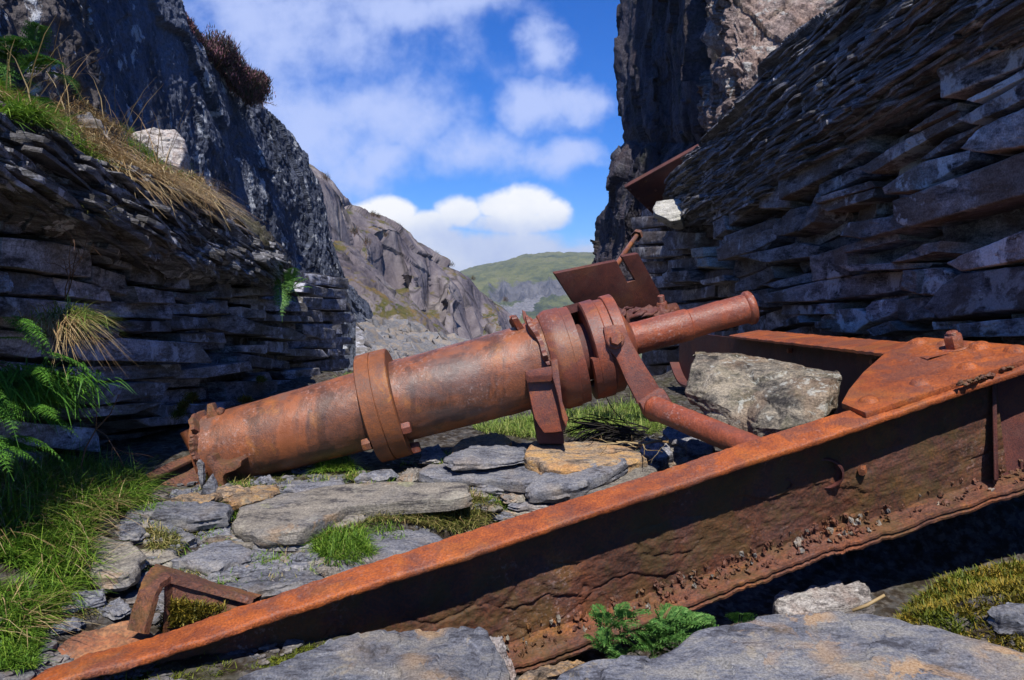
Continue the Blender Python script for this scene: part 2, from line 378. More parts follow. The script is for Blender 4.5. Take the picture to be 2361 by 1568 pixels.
M['rust_beam'] = rust('bright_rust', hotamt=.8, ochamt=.25, bs=.8, rough=.52, purp=.75, grain=260, hot=(.46, .115, .022), mid=(.27, .066, .02), dark=(.11, .032, .02), pale=.2)
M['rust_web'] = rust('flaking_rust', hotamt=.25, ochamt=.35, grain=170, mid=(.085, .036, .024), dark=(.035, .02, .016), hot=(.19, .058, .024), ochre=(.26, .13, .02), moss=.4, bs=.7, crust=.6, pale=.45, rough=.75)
M['rust_pipe'] = rust('pipe_rust', hotamt=.55, ochamt=.45, grain=330, hot=(.33, .10, .034), mid=(.17, .062, .030), dark=(.07, .036, .028), pale=.5, rough=.42, spec=.55, bs=.45, streak=.55, purp=.4)
M['rust_ochre'] = rust('ochre_rust', hotamt=.6, ochamt=.95, grain=300, hot=(.33, .10, .025), mid=(.20, .065, .025), dark=(.08, .04, .025), ochre=(.50, .20, .022), rough=.55, spec=.45, bs=.4)
M['rust_ring'] = rust('ring_rust', hotamt=.6, ochamt=.3, grain=300, hot=(.33, .075, .025), mid=(.17, .05, .032), dark=(.07, .03, .03), rough=.5, spec=.5, bs=.4)
M['rust_tube'] = rust('tube_rust', hotamt=.8, ochamt=.08, grain=200, hot=(.33, .075, .028), mid=(.25, .062, .03), dark=(.13, .04, .028), pale=.5, rough=.48, spec=.5, bs=.6)
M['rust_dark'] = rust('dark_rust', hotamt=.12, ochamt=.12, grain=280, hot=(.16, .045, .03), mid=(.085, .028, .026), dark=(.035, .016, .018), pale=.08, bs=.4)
M['rust_edge'] = rust('rough_rust', hotamt=.35, ochamt=.45, grain=200, hot=(.26, .085, .035), mid=(.13, .058, .042), dark=(.045, .024, .02), moss=.4, bs=.9, crust=.3)
M['rust_flake'] = rust('pale_flaking_rust', hotamt=.7, ochamt=.6, grain=150, hot=(.36, .13, .055), mid=(.19, .075, .04), dark=(.07, .04, .03), ochre=(.45, .26, .12), rough=.8, bs=1.0, crust=.5, pale=.3)
M['slate'] = stone('blue_slate', (.135, .14, .165), (.20, .195, .20), (.045, .045, .055), lichamt=.35, lich=(.40, .37, .33), lscale=26, streak=(2, 5, 9), tan=(.26, .20, .14), tanamt=.55, scale=6, bs=.55, bd=.006)
M['slate_tan'] = stone('tan_slate', (.19, .17, .145), (.26, .23, .19), (.055, .05, .052), lichamt=.35, lich=(.48, .45, .36), lscale=18, streak=(2, 5, 9), tan=(.15, .15, .165), tanamt=.6, scale=6, bs=.7, bd=.008, yel=.5)
M['slate_orange'] = stone('stained_slate', (.24, .18, .13), (.40, .24, .10), (.07, .055, .045), lichamt=.3, lich=(.45, .42, .32), lscale=20, streak=(2, 6, 7), tan=(.48, .22, .06), tanamt=.6, scale=6, bs=.7, bd=.008)
M['slate_fore'] = stone('lichened_slate', (.13, .135, .16), (.21, .20, .19), (.05, .05, .06), lichamt=.45, lich=(.44, .36, .24), lscale=13, streak=(1.5, 3, 5), tan=(.27, .21, .15), tanamt=.6, scale=7, bs=.6, bd=.008, yel=.9, grain=90)
M['chips'] = stone('slate_chips', (.11, .115, .135), (.19, .18, .17), (.05, .05, .055), lichamt=.1, streak=(1, 1, 1), tan=(.22, .17, .12), tanamt=.6, scale=11, bs=.3)
M['wall_l'] = stone('left_wall_stone', (.16, .16, .18), (.34, .34, .385), (.035, .035, .042), lichamt=.85, lich=(.56, .57, .64), lscale=9, streak=(1, 1, 3), tan=(.10, .085, .06), tanamt=.6, scale=9, bs=.5, bd=.005, var=.5)
M['wall_r'] = stone('right_wall_stone', (.17, .155, .16), (.35, .32, .32), (.036, .034, .036), lichamt=.9, lich=(.62, .60, .60), lscale=6.5, streak=(1, 1, 3), tan=(.13, .09, .065), tanamt=.7, scale=8, bs=.5, bd=.005, var=.5)
M['wall_lit'] = stone('pale_sunlit_stone', (.28, .27, .24), (.38, .37, .34), (.12, .12, .11), lichamt=.4, lich=(.5, .48, .38), lscale=16, streak=(1, 1, 4), scale=9)  # lighter copy of the wall stone, sunlight put into its pale tone
M['ledge'] = stone('schist_ledge', (.11, .11, .122), (.30, .295, .32), (.02, .02, .024), lichamt=.85, lich=(.65, .65, .70), lscale=12, streak=(1.5, 1, 16), scale=7, bs=1.0, bd=.012, tan=(.06, .048, .03), tanamt=.5, rough=.62, spec=.5, var=.4)
M['cliff_l'] = stone('blue_shade_cliff', (.06, .072, .108), (.11, .125, .17), (.026, .032, .046), lichamt=.9, lich=(.50, .53, .58), lscale=4.6, streak=(1, 1, .5), scale=2.2, bs=.9, bd=.06, grain=14, tan=(.035, .042, .065), tanamt=.5)  # blue of sky light on the shaded face put into the rock colour
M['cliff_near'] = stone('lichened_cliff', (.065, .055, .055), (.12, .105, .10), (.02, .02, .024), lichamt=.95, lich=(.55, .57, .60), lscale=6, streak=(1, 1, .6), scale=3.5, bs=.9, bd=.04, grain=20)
M['cliff_r'] = stone('shaded_cliff', (.045, .04, .055), (.085, .075, .09), (.015, .015, .022), lichamt=.35, lich=(.20, .20, .24), lscale=3, streak=(1, 1, .5), scale=2.0, bs=.9, bd=.06, grain=12, tan=(.07, .045, .04), tanamt=.6, moss=.25)  # shaded side of the right cliff, shade put into the dark base tones
M['cliff_lit'] = stone('sunlit_cliff', (.27, .205, .185), (.42, .34, .30), (.085, .065, .06), lichamt=.8, lich=(.62, .60, .56), lscale=7, streak=(1, 1, .8), scale=3.0, bs=1, bd=.05, grain=18, tan=(.22, .10, .05), tanamt=.3)  # same cliff where the sun strikes, lightened in the colour itself
M['boulder'] = stone('lichened_boulder', (.12, .105, .085), (.26, .22, .165), (.025, .022, .02), lichamt=.6, lich=(.52, .52, .46), lscale=26, streak=(1, 1, 2), scale=11, bs=1.0, bd=.012, tan=(.20, .13, .08), tanamt=.5, moss=.25)
M['rock_white'] = stone('whitish_rock', (.30, .27, .26), (.5, .47, .45), (.10, .09, .09), lichamt=.6, lich=(.66, .64, .6), lscale=16, streak=(2, 2, 9), scale=9, bs=.9, tan=(.40, .25, .18), tanamt=.4)
M['grass'] = leafmat('green_grass', (.06, .13, .015), (.13, .26, .025), (.26, .36, .05))
M['grass_far'] = leafmat('pale_grass', (.10, .18, .03), (.20, .30, .05), (.36, .38, .12))
M['straw'] = leafmat('dry_grass', (.22, .13, .055), (.36, .25, .12), (.48, .38, .20), trans=.15)
M['mixgrass'] = leafmat('bank_grass', (.09, .13, .025), (.24, .24, .06), (.50, .38, .17), trans=.2, scale=3)
M['fern'] = leafmat('fern_green', (.04, .12, .015), (.08, .22, .025), (.15, .34, .04), trans=.35)
M['herb'] = leafmat('herb_green', (.045, .13, .03), (.085, .20, .04), (.17, .32, .08), trans=.25)
M['bracken'] = leafmat('bracken_green', (.02, .07, .015), (.04, .12, .02), (.08, .17, .03), trans=.3)
M['heather'] = leafmat('heather_purple', (.03, .05, .025), (.085, .06, .05), (.24, .10, .14), trans=.1, scale=3)
M['twig'] = leafmat('twig_brown', (.06, .03, .015), (.12, .06, .03), (.18, .1, .06), trans=0)
M['wire'] = leafmat('black_root', (.006, .005, .005), (.012, .01, .009), (.02, .016, .013), trans=0)
M['moss'] = leafmat('yellow_moss', (.06, .065, .010), (.17, .15, .018), (.32, .22, .03), trans=.2, scale=7)
M['mossgreen'] = leafmat('green_moss', (.04, .06, .008), (.10, .13, .014), (.19, .21, .02), trans=.2, scale=9)
M['scrub'] = leafmat('hill_scrub', (.02, .035, .012), (.05, .07, .02), (.10, .10, .04), trans=.1)
def groundmat():
    m, g = newmat('earth_and_grit'); c = g.coord()
    n1 = g.noise(c, 2.6, 6, .6, .4); n2 = g.noise(c, 30, 6, .7); v = g.voro(c, 55)
    grit = g.ramp(g.voro(c, 70, out=1), [(.0, (.035, .034, .036)), (.5, (.075, .07, .066)), (1, (.15, .13, .11))])
    soil = g.ramp(n2, [(.3, (.018, .013, .009)), (.7, (.055, .04, .026))])
    col = g.mix(g.mapr(n2, .44, .56), soil, grit)
    col = g.mix(g.mapr(n1, .53, .62, 0, .5), col, g.ramp(n2, [(.4, (.02, .024, .008)), (.6, (.07, .065, .02))]))
    g.bsdf(col, .9, g.bump(g.math('ADD', g.math('MULTIPLY', v, -.8), n2), .8, .008), .2); return m
M['ground'] = groundmat()
def hillmat():
    m, g = newmat('grassy_hill'); c = g.coord(); ge = g.n('ShaderNodeNewGeometry'); s = g.n('ShaderNodeSeparateXYZ'); g.nt.links.new(ge.outputs['Normal'], s.inputs[0])
    n1 = g.noise(c, .012, 8, .62, .4); n2 = g.noise(c, .07, 6, .7); n3 = g.noise(g.coord(scale=(1, 1, .25)), .12, 6, .7); n4 = g.noise(c, .5, 4, .7)
    grass = g.ramp(g.math('ADD', g.math('MULTIPLY', n1, .5), g.math('MULTIPLY', n2, .5)), [(.38, (.03, .045, .022)), (.46, (.09, .105, .035)), (.54, (.155, .16, .05)), (.64, (.17, .16, .08))])
    rockc = g.ramp(n3, [(.35, (.055, .055, .065)), (.6, (.15, .145, .15))])
    at = g.n('ShaderNodeAttribute', attribute_name='rockmask')
    f = g.mapr(g.math('ADD', at.outputs['Fac'], g.math('MULTIPLY', g.math('SUBTRACT', n2, .5), 1.6)), .42, .58)
    col = g.mix(f, grass, rockc)
    at2 = g.n('ShaderNodeAttribute', attribute_name='screemask')
    f2 = g.mapr(g.math('ADD', at2.outputs['Fac'], g.math('ADD', g.math('MULTIPLY', g.math('SUBTRACT', n2, .5), 1.8), g.math('MULTIPLY', g.math('SUBTRACT', n4, .5), 1.2))), .45, .6)
    col = g.mix(f2, col, g.ramp(n4, [(.3, (.11, .105, .11)), (.7, (.27, .26, .26))]))
    g.bsdf(col, .9, g.bump(g.math('ADD', n3, n2), .8, 6.0), .1); return m
M['hill'] = hillmat()
def quarrymat():
    m, g = newmat('quarry_face'); c = g.coord(); cs = g.coord(scale=(1, 1, .35), rot=(0, radians(-18), 0)); ge = g.n('ShaderNodeNewGeometry'); s = g.n('ShaderNodeSeparateXYZ'); g.nt.links.new(ge.outputs['Normal'], s.inputs[0])
    n1 = g.noise(c, .16, 7, .6, .5); n2 = g.noise(cs, .9, 7, .68, .4); n3 = g.noise(c, 5, 5, .7); n4 = g.noise(c, .45, 7, .7, .3)
    col = g.ramp(g.math('ADD', g.math('MULTIPLY', n1, .45), g.math('MULTIPLY', n2, .55)), [(.38, (.075, .064, .074)), (.46, (.135, .115, .125)), (.54, (.19, .165, .168)), (.64, (.30, .27, .25))])
    col = g.mix(g.mapr(n3, .3, .7, 0, .5), col, g.mix(1, col, (.6, .58, .6), 'MULTIPLY'))
    crack = g.voro(g.coord(scale=(1, 1, .45), rot=(0, radians(-25), radians(20))), .34, 'DISTANCE_TO_EDGE')
    col = g.mix(g.mapr(g.math('ADD', crack, g.math('MULTIPLY', g.math('SUBTRACT', n4, .5), .14)), .0, .035, .75, 0), col, (.04, .035, .035))
    up = g.mapr(g.math('ADD', s.outputs[2], g.math('MULTIPLY', g.math('SUBTRACT', n4, .5), 2.0)), .80, 1.0)
    veg = g.ramp(g.noise(c, 1.4, 6, .7), [(.35, (.035, .05, .018)), (.5, (.10, .085, .03)), (.65, (.16, .10, .05))])
    col = g.mix(up, col, veg)
    g.bsdf(col, .88, g.bump(g.math('ADD', g.math('MULTIPLY', n2, 1.0), g.math('ADD', g.math('MULTIPLY', n3, .2), g.math('MULTIPLY', g.mapr(crack, 0, .06), .4))), .75, .22), .15); return m
M['quarry'] = quarrymat()
# ------------------------------------------------------------- ground
def gz(x, y):
    x = np.asarray(x, float); y = np.asarray(y, float)
    z = -.04 + .16*sst((y-1.3)/1.25) + .05*sst((y-2.6)/2.0)
    z = z - .13*sst((x+.35)/.4)*sst((y-1.38)/.14)*sst((2.25-y)/.25)
    z = z + .19*sst((-.72-x)/.62)*(1-.8*sst((y-1.8)/.45)) 
    z = z + .20*sst((x-.25)/.9)*sst((1.64+.14*sst((x-.7)/.3)-y)/.10)*sst((y-1.12)/.25)
    z = z + .12*sst((x-.95)/.3)*sst((y-1.9)/.5)
    z = z - 7.0*sst((y-5.0)/11) - 60*sst((y-40)/120) - 0*x
    return z
def gpt(x, y, up=0.0):
    """where the sight line of a photo position meets the ground (raised by up)"""
    r = ray(x, y); d = .6
    for _ in range(4000):
        p = np.array([0, 0, CZ])+r*d
        if p[2] <= float(gz(p[0], p[1]))+up or d > 14: break
        d += .004
    return p
def ground():
    t = np.linspace(0, 1, 420); ys = .3+6.5*t+np.where(t > .75, (t-.75)**3*170000, 0); ys = np.concatenate([[-6, -2, -.5], ys])
    s = np.linspace(-1, 1, 520); xs = 2.2*s+np.sign(s)*np.maximum(np.abs(s)-.82, 0)**3*400000
    X, Y = np.meshgrid(xs, ys); Z = gz(X, Y); p = np.stack([X, Y, Z], -1).reshape(-1, 3)
    near = np.exp(-np.maximum(p[:, 1]-5, 0)/3)
    p[:, 2] += near*(.006*fbm(p*[7, 7, 7], 4, .6, 3)+.003*fbm(p*50, 3, .6, 4)) + (1-near)*1.2*fbm(p*.06, 3, .5, 5)
    return tag(obj('ground', p, gridq(len(xs), len(ys)), mat=M['ground'], origin=(0, 0, 0)), kind='structure')
ground()
def struct(name, V, Q=None, T=None, mat=None, **k):
    return tag(obj(name, V, Q, T, mat=mat, **k), kind='structure')
# ------------------------------------------------------------- far grassy hill
def far_hill():
    xs = [1020, 1085, 1150, 1220, 1280, 1375, 1480, 1700, 2300]; top = [648, 622, 607, 592, 585, 587, 600, 610, 600]
    cols = []
    for x, t in zip(xs, top):
        cols.append([(x, 900, 420), (x, 800, 450), (x, 735, 480), (x, 700, 520), (x, (700+t)/2+6, 560), (x, t+22, 610), (x, t+4, 690), (x, t+1, 800), (x, t+22, 900)])
    nu, nv = 420, 260
    C = np.array([[P(*q) for q in c] for c in cols]); C = np.swapaxes(cr(C, nu), 0, 1); G = cr(C, nv); N = normals(G); p = G.reshape(-1, 3)
    # position in the photo is only used here to say where crag and scree lie on the slope
    h = p[:, 2]; xx = p[:, 0]; d = p[:, 1]
    px = 1180+1800*xx/d; py = 700-1800*(h-CZ)/d
    crag = np.exp(-((py-(668-.07*(px-1200)))/24)**2)*sst((px-1095)/60); crag = np.maximum(crag, .7*np.exp(-((py-645)/13)**2)*sst((px-1240)/50))
    scree = np.exp(-((px-(1275-(py-640)*1.05))/22)**2)*sst((py-655)/30) + .55*np.exp(-((py-708)/9)**2)*sst((1255-px)/40)
    vert = np.abs(vn(np.stack([xx*.09, d*.0, h*.012], 1), 4)); 
    dd = fbm(p*.012, 5, .55, 2)*2.5 + crag*(-6*vert*1.6+3*fbm(p*[.12, .05, .06], 4, .6, 9)) + 1.3*fbm(p*.08, 4, .6, 6)
    V = p + dd[:, None]*N.reshape(-1, 3)*np.sign(-N.reshape(-1, 3)[:, 1:2])
    o = struct('far_hill', V, gridq(nu, nv), mat=M['hill'])
    for nm, a in (('rockmask', crag), ('screemask', scree)):
        at = o.data.attributes.new(nm, 'FLOAT', 'POINT'); at.data.foreach_set('value', a.astype(np.float32))
far_hill()
# ------------------------------------------------------------- sunlit quarry cliff in the middle distance
def mid_cliff():
    top = [(560, 330), (650, 365), (722, 395), (770, 420), (820, 460), (850, 492), (890, 500), (925, 520), (960, 558), (1000, 578), (1040, 604), (1085, 632), (1115, 662), (1150, 690), (1175, 716), (1192, 742), (1204, 775)]
    cols = []
    for i, (x, t) in enumerate(top):
        f = i/(len(top)-1); d = 26+22*f; b = 860-40*f
        m1 = t+(b-t)*.33; m2 = t+(b-t)*.66; off = [0, .8, -1.0, .6, 1.6, -.6, .8, 1.4, -1.2, 1.6, -1.5, .6, 1.5, -.8, .6, 0, .5][i]
        cols.append([(x-10, b, d-2+off*.5), (x-4, m2, d+1+off), (x, m1, d+4+off*1.4), (x, t+12, d+7), (x, t+1, d+9.5), (x-30, t+1, d+14), (x-60, t+60, d+20)])
    def dsp(p):
        w = p+.6*np.stack([vn(p*.4, 21), vn(p*.4, 22), vn(p*.4, 23)], 1)
        q = w@np.array([[.9, 0, -.35], [0, 1, 0], [.4, 0, .8]])
        return .55*facets(q*[.13, .13, .08], 31) + .10*facets(q*[.36, .36, .2], 33) + .07*fbm(p*[.9, .9, .5], 5, .6, 3) - .6*np.exp(-np.abs(vn(q*[.28, .2, .07], 8))*9)
    V, Q, N = loft(cols, 520, 300, dsp, mode=lin, flip=False)
    return struct('quarry_cliff', V, Q, mat=M['quarry'])
mid_cliff()
def rock_slope():      # darker hump of rock in front of the quarry cliff, running down to the scree
    cols = [[(740, 900, 15), (745, 700, 17), (745, 560, 19), (700, 560, 24)], [(800, 880, 15), (800, 690, 17), (800, 590, 19), (790, 570, 24)], [(850, 870, 15), (850, 720, 17), (850, 632, 19), (842, 612, 24)],
            [(900, 870, 15), (905, 760, 17), (905, 690, 19), (900, 676, 24)], [(960, 870, 15.5), (962, 790, 17), (960, 722, 19.5), (955, 712, 24)], [(1010, 870, 16), (1012, 810, 18), (1010, 757, 20), (1008, 748, 24)],
            [(1055, 880, 17), (1055, 830, 19), (1055, 800, 21), (1055, 792, 25)], [(1090, 900, 18), (1090, 850, 20), (1090, 826, 22), (1090, 820, 26)]]
    def dsp(p): return .22*facets(p*[.4, .4, .3], 41)+.08*fbm(p*1.3, 5, .6, 3)
    V, Q, N = loft(cols, 240, 150, dsp); return struct('rock_slope', V, Q, mat=M['quarry'])
rock_slope()
# ------------------------------------------------------------- left cliffs
def left_cliff():
    cols = [[(-250, 760, 2.9), (-200, 300, 3.0), (-200, -60, 3.1), (-200, -420, 3.2), (-400, -600, 4)],
            [(20, 620, 3.7), (40, 250, 3.8), (60, -60, 3.9), (70, -420, 4.0), (-200, -600, 5)],
            [(150, 620, 4.1), (155, 280, 4.1), (110, -10, 4.2), (110, -420, 4.3), (-100, -600, 6)],
            [(228, 620, 4.9), (222, 280, 4.9), (185, -10, 5.0), (150, -420, 5.0), (0, -600, 7)],
            [(300, 640, 5.6), (300, 300, 5.7), (270, -10, 5.8), (250, -420, 5.8), (100, -600, 8)],
            [(400, 660, 6.6), (395, 330, 6.6), (350, -10, 6.7), (320, -420, 6.8), (180, -600, 9)],
            [(472, 690, 7.4), (456, 330, 7.2), (425, 60, 7.1), (402, -10, 7.1), (340, -420, 8)],
            [(520, 700, 7.9), (500, 350, 7.6), (450, 130, 7.5), (418, 50, 7.6), (300, 20, 9.6)],
            [(600, 720, 8.9), (560, 400, 8.8), (525, 250, 8.8), (500, 135, 8.8), (400, 110, 11)],
            [(655, 740, 9.4), (640, 480, 9.7), (615, 320, 9.8), (592, 222, 9.9), (480, 200, 12)],
            [(700, 790, 10.2), (690, 560, 10.6), (672, 400, 10.7), (652, 292, 10.8), (540, 280, 13)],
            [(745, 860, 10.6), (740, 640, 11.3), (725, 480, 11.5), (704, 362, 11.6), (600, 360, 14)],
            [(800, 920, 11.0), (778, 740, 11.8), (760, 600, 12.1), (736, 432, 12.3), (640, 440, 15)],
            [(850, 950, 11.4), (835, 810, 12.0), (808, 720, 12.3), (768, 570, 12.8), (680, 560, 16)],
            [(876, 960, 11.8), (868, 850, 12.3), (850, 770, 12.6), (795, 650, 13.2), (720, 660, 17)],
            [(884, 965, 12.6), (886, 880, 13.2), (880, 800, 13.5), (850, 700, 14.5), (780, 760, 18)]]
    def dsp(p):
        w = p+.15*np.stack([vn(p*1.2, 21), vn(p*1.2, 22), vn(p*1.2, 23)], 1)
        rough = .28*sst((p[:, 1]-6.6)/1.5)
        return (.035+.05*rough)*facets(w*[1.1, .5, .35], 51)+(.015+.03*rough)*facets(w*[2.6, 1.6, 1.2], 53)+(.015+.05*rough)*fbm(p*[4, 2.5, 1.8], 5, .6, 3)+.012*fbm(p*16, 3, .6, 9)
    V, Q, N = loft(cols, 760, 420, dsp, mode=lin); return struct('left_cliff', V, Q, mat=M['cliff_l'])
left_cliff()
def left_near_cliff():  # browner lichen-spotted rock in the upper left corner
    cols = [[(-200, 300, 2.5), (-200, 100, 2.55), (-200, -100, 2.6), (-200, -300, 2.7)], [(60, 300, 3.1), (40, 120, 3.1), (20, -60, 3.1), (0, -300, 3.2)], [(150, 330, 3.5), (125, 150, 3.45), (90, -40, 3.4), (60, -300, 3.5)],
            [(200, 330, 3.9), (212, 200, 3.75), (165, 40, 3.7), (120, -200, 3.8)], [(215, 340, 4.3), (226, 200, 4.2), (178, 40, 4.1), (135, -200, 4.2)], [(200, 340, 5), (200, 200, 5), (160, 40, 5), (100, -200, 5)]]
    def dsp(p): return .10*facets(p*[1.8, 1.8, 1.2], 61)+.06*fbm(p*[4, 4, 3], 5, .6, 5)
    V, Q, N = loft(cols, 260, 240, dsp); return struct('near_cliff', V, Q, mat=M['cliff_near'])
left_near_cliff()
# ------------------------------------------------------------- left schist ledge over the wall, and the grass bank on it
LW = np.array([-1.27, 2, 0]); LWN = np.array([1, .0, 0.])
def lw(x, y, off=0.0): return onplane(x, y, LW+LWN*off, LWN)
def todepth(p): # world point -> (x,y,d)
    q = p-np.array([0, 0, CZ]); d = q[1]*cp-q[2]*spt; b = q[1]*spt+q[2]*cp
    return (1180.5+FPX*q[0]/d, 784-FPX*b/d, d)
def plates(Vg, Q, nrm, along, out, cnt, s, v0, v1, prm=.035):
    """crisp broken edges of the schist sheets, added to the same rock"""
    r = random.Random(s); nv, nu, _ = Vg.shape; mb = MB(); mb.add(Vg.reshape(-1, 3), Q); nrm = unit(nrm); al = unit(np.array(along)-nrm*np.dot(along, nrm)); ot = unit(np.array(out)-nrm*np.dot(out, nrm))
    for i in range(cnt):
        a = int(nv*r.uniform(v0, v1)); b = int(nu*r.random()); c = Vg[min(a, nv-1), min(b, nu-1)]; L = r.uniform(.05, .22)*(2 if r.random() < .2 else 1); w = r.uniform(.05, .10); th = r.uniform(.006, .02); pr = r.uniform(.002, prm)
        c = c-ot*(w-pr); o = [c+al*L*x+ot*w*y for x, y in ((-1, -1), (1, -1), (r.uniform(.8, 1.1), r.uniform(.1, .9)), (r.uniform(.2, .7), r.uniform(.8, 1.1)), (r.uniform(-.6, 0), r.uniform(.6, 1.1)), (r.uniform(-1.1, -.8), r.uniform(.2, .9)))]
        n2 = unit(nrm+.07*np.array([r.gauss(0, 1), r.gauss(0, .6), 0])); V, Q2, T2 = slab(o, n2, th, 30, 3, .05, .0015, .0012, 3, s+i, .0015); mb.add(V, Q2, T2)
    return mb
def left_ledge():
    top = [(-900, 2), (-160, 250), (0, 298), (130, 340), (230, 395), (330, 436), (440, 464), (540, 512), (600, 560), (640, 585), (662, 606)]
    bot = [(-900, 297), (-160, 440), (0, 468), (80, 492), (220, 535), (300, 565), (420, 612), (540, 655), (600, 655), (640, 640), (664, 622)]
    cols = []
    for (tx, ty), (bx, by) in zip(top, bot):
        t_ = lw(tx, ty, -.06); b_ = lw(bx, by, .10); m = lw((tx+bx)/2, (ty+by)/2+10, .13)
        back = b_+np.array([-.35, .05, -.02]); bt = t_+np.array([-.30, .1, .02])
        cols.append([todepth(q) for q in (back, b_, m, t_*.5+m*.5+np.array([.02, 0, .02]), t_, bt)])
    n = unit([.25, .22, 1.0])
    def dsp(p): return .026*strata(p, n, 15, 3, .08)+.02*fbm(p*[3, 2, 6], 3, .6, 2)
    V, Q, N = loft(cols, 620, 300, dsp, flip=False); return struct('left_ledge', plates(V.reshape(300, 620, 3), Q, n, [.25, -.95, .18], [1, 0, 0], 700, 5, .20, .76, .014), mat=M['ledge'], ang=40)
left_ledge()
def left_bank():
    top = [(-900, 2), (-160, 250), (0, 298), (130, 340), (230, 395), (330, 436), (440, 464), (540, 512), (620, 572), (662, 610)]
    upp = [(-900, -420), (-160, 60), (0, 190), (120, 235), (200, 290), (290, 310), (425, 400), (500, 470), (560, 520), (640, 590)]
    dep = [2.5, 2.9, 3.3, 3.8, 4.3, 4.9, 5.6, 6.4, 7.4, 8.0]
    cols = []
    for (tx, ty), (ux, uy), d in zip(top, upp, dep):
        t_ = lw(tx, ty, -.02)+np.array([-.01, 0, .012]); u_ = P(ux, uy, d); m = (t_+u_)/2+np.array([0, 0, .03])
        f0 = t_+np.array([.0, -.01, -.05]); cols.append([todepth(q) for q in (f0, t_, m, u_, u_+np.array([-.5, .3, .1]))])
    def dsp(p): return .05*fbm(p*3, 4, .6, 6)
    V, Q, N = loft(cols, 160, 80, dsp); o = struct('grass_bank', V, Q, mat=M['ground']); return V.reshape(80, 160, 3)
BANK = left_bank()
# ------------------------------------------------------------- right cliffs
def right_cliff():
    tops = [(1442, 0), (1437, 90), (1440, 200), (1446, 290), (1455, 330), (1422, 368), (1402, 420), (1396, 470), (1383, 505), (1384, 560), (1366, 600), (1352, 640), (1340, 760)]
    rows = []
    # rows run top to bottom, columns from the skyline inwards (towards the camera)
    prof = [(0, 0, 0), (55, -2.0, .0), (92, -2.4, .25), (110, -2.6, -.55), (165, -3.6, -.75), (215, -4.0, .15), (236, -4.2, .1), (250, -3.6, .1), (280, -2.5, 0)]
    allr = [(1450, -420)]+tops
    for j, (x, y) in enumerate(allr):
        d0 = 11.8 + (.0 if j < 5 else (j-4)*.12); r = [(x+110, y, d0+6)]
        for k, (dx, dd, push) in enumerate(prof):
            xw = x+dx + (max(0, j-9)*6 if k > 3 else 0); d = d0+dd
            r.append((xw, y+.0, d+push))
        rows.append(r)
    cols = [[rows[j][k] for j in range(len(rows)-1, -1, -1)] for k in range(len(prof)+1)]
    def dsp(p):
        w = p+.12*np.stack([vn(p*1.5, 21), vn(p*1.5, 22), vn(p*1.5, 23)], 1)
        return .10*facets(w*[1.5, 1.0, .35], 71)+.05*facets(w*[3, 2.5, 1.2], 73)+.05*fbm(p*[4, 3, 1.6], 5, .6, 3)
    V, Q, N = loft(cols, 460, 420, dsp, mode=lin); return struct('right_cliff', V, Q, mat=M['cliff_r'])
right_cliff()
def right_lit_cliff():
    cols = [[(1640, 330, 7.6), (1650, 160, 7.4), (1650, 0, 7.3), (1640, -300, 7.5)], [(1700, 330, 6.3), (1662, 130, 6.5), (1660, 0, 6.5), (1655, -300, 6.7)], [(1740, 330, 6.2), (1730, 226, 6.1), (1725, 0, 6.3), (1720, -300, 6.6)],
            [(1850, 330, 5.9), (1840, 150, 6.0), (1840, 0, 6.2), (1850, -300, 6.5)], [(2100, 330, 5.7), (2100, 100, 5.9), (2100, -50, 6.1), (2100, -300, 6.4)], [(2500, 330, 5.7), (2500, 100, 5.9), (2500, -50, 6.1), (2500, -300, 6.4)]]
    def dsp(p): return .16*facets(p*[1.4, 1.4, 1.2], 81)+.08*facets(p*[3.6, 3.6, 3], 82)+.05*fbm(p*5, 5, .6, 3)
    V, Q, N = loft(cols, 320, 260, dsp); return struct('sunlit_cliff', V, Q, mat=M['cliff_lit'])
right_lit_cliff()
RW = np.array([1.15, 6.9, 0]); RWN = unit([-1, -.048, 0])
def rw(x, y, off=0.0): return onplane(x, y, RW+RWN*off, RWN)
def right_ledge():
    top = [(2700, -900), (2361, -260), (2150, -110), (1955, 0), (1880, 50), (1800, 125), (1730, 225), (1650, 300), (1605, 352), (1560, 400), (1545, 436)]
    bot = [(2700, -330), (2361, 55), (2215, 150), (2100, 225), (1990, 280), (1900, 320), (1850, 370), (1760, 430), (1700, 470), (1620, 500), (1553, 520)]
    cols = []
    for i, ((tx, ty), (bx, by)) in enumerate(zip(top, bot)):
        t_ = rw(tx, ty, .02); b_ = rw(bx, by, .06); m = rw((tx+bx)/2, (ty+by)/2, .10); m2 = rw(tx*.7+bx*.3, ty*.7+by*.3, .08)
        back = b_-RWN*.5; bt = t_-RWN*.8+np.array([0, .3, .15])
        cols.append([todepth(q) for q in (back, b_, m, m2, t_, bt)])
    n = unit([-.10, .06, 1.0])
    def dsp(p): return -(.032*strata(p, n, 13, 13, .08)+.02*fbm(p*[3, 2, 6], 3, .6, 2))
    V, Q, N = loft(cols, 700, 380, dsp); return struct('right_ledge', plates(V.reshape(380, 700, 3), Q, n, [0, 1, 0], [-1, 0, 0], 800, 9, .14, .84, .028), mat=M['ledge'], ang=40)
right_ledge()
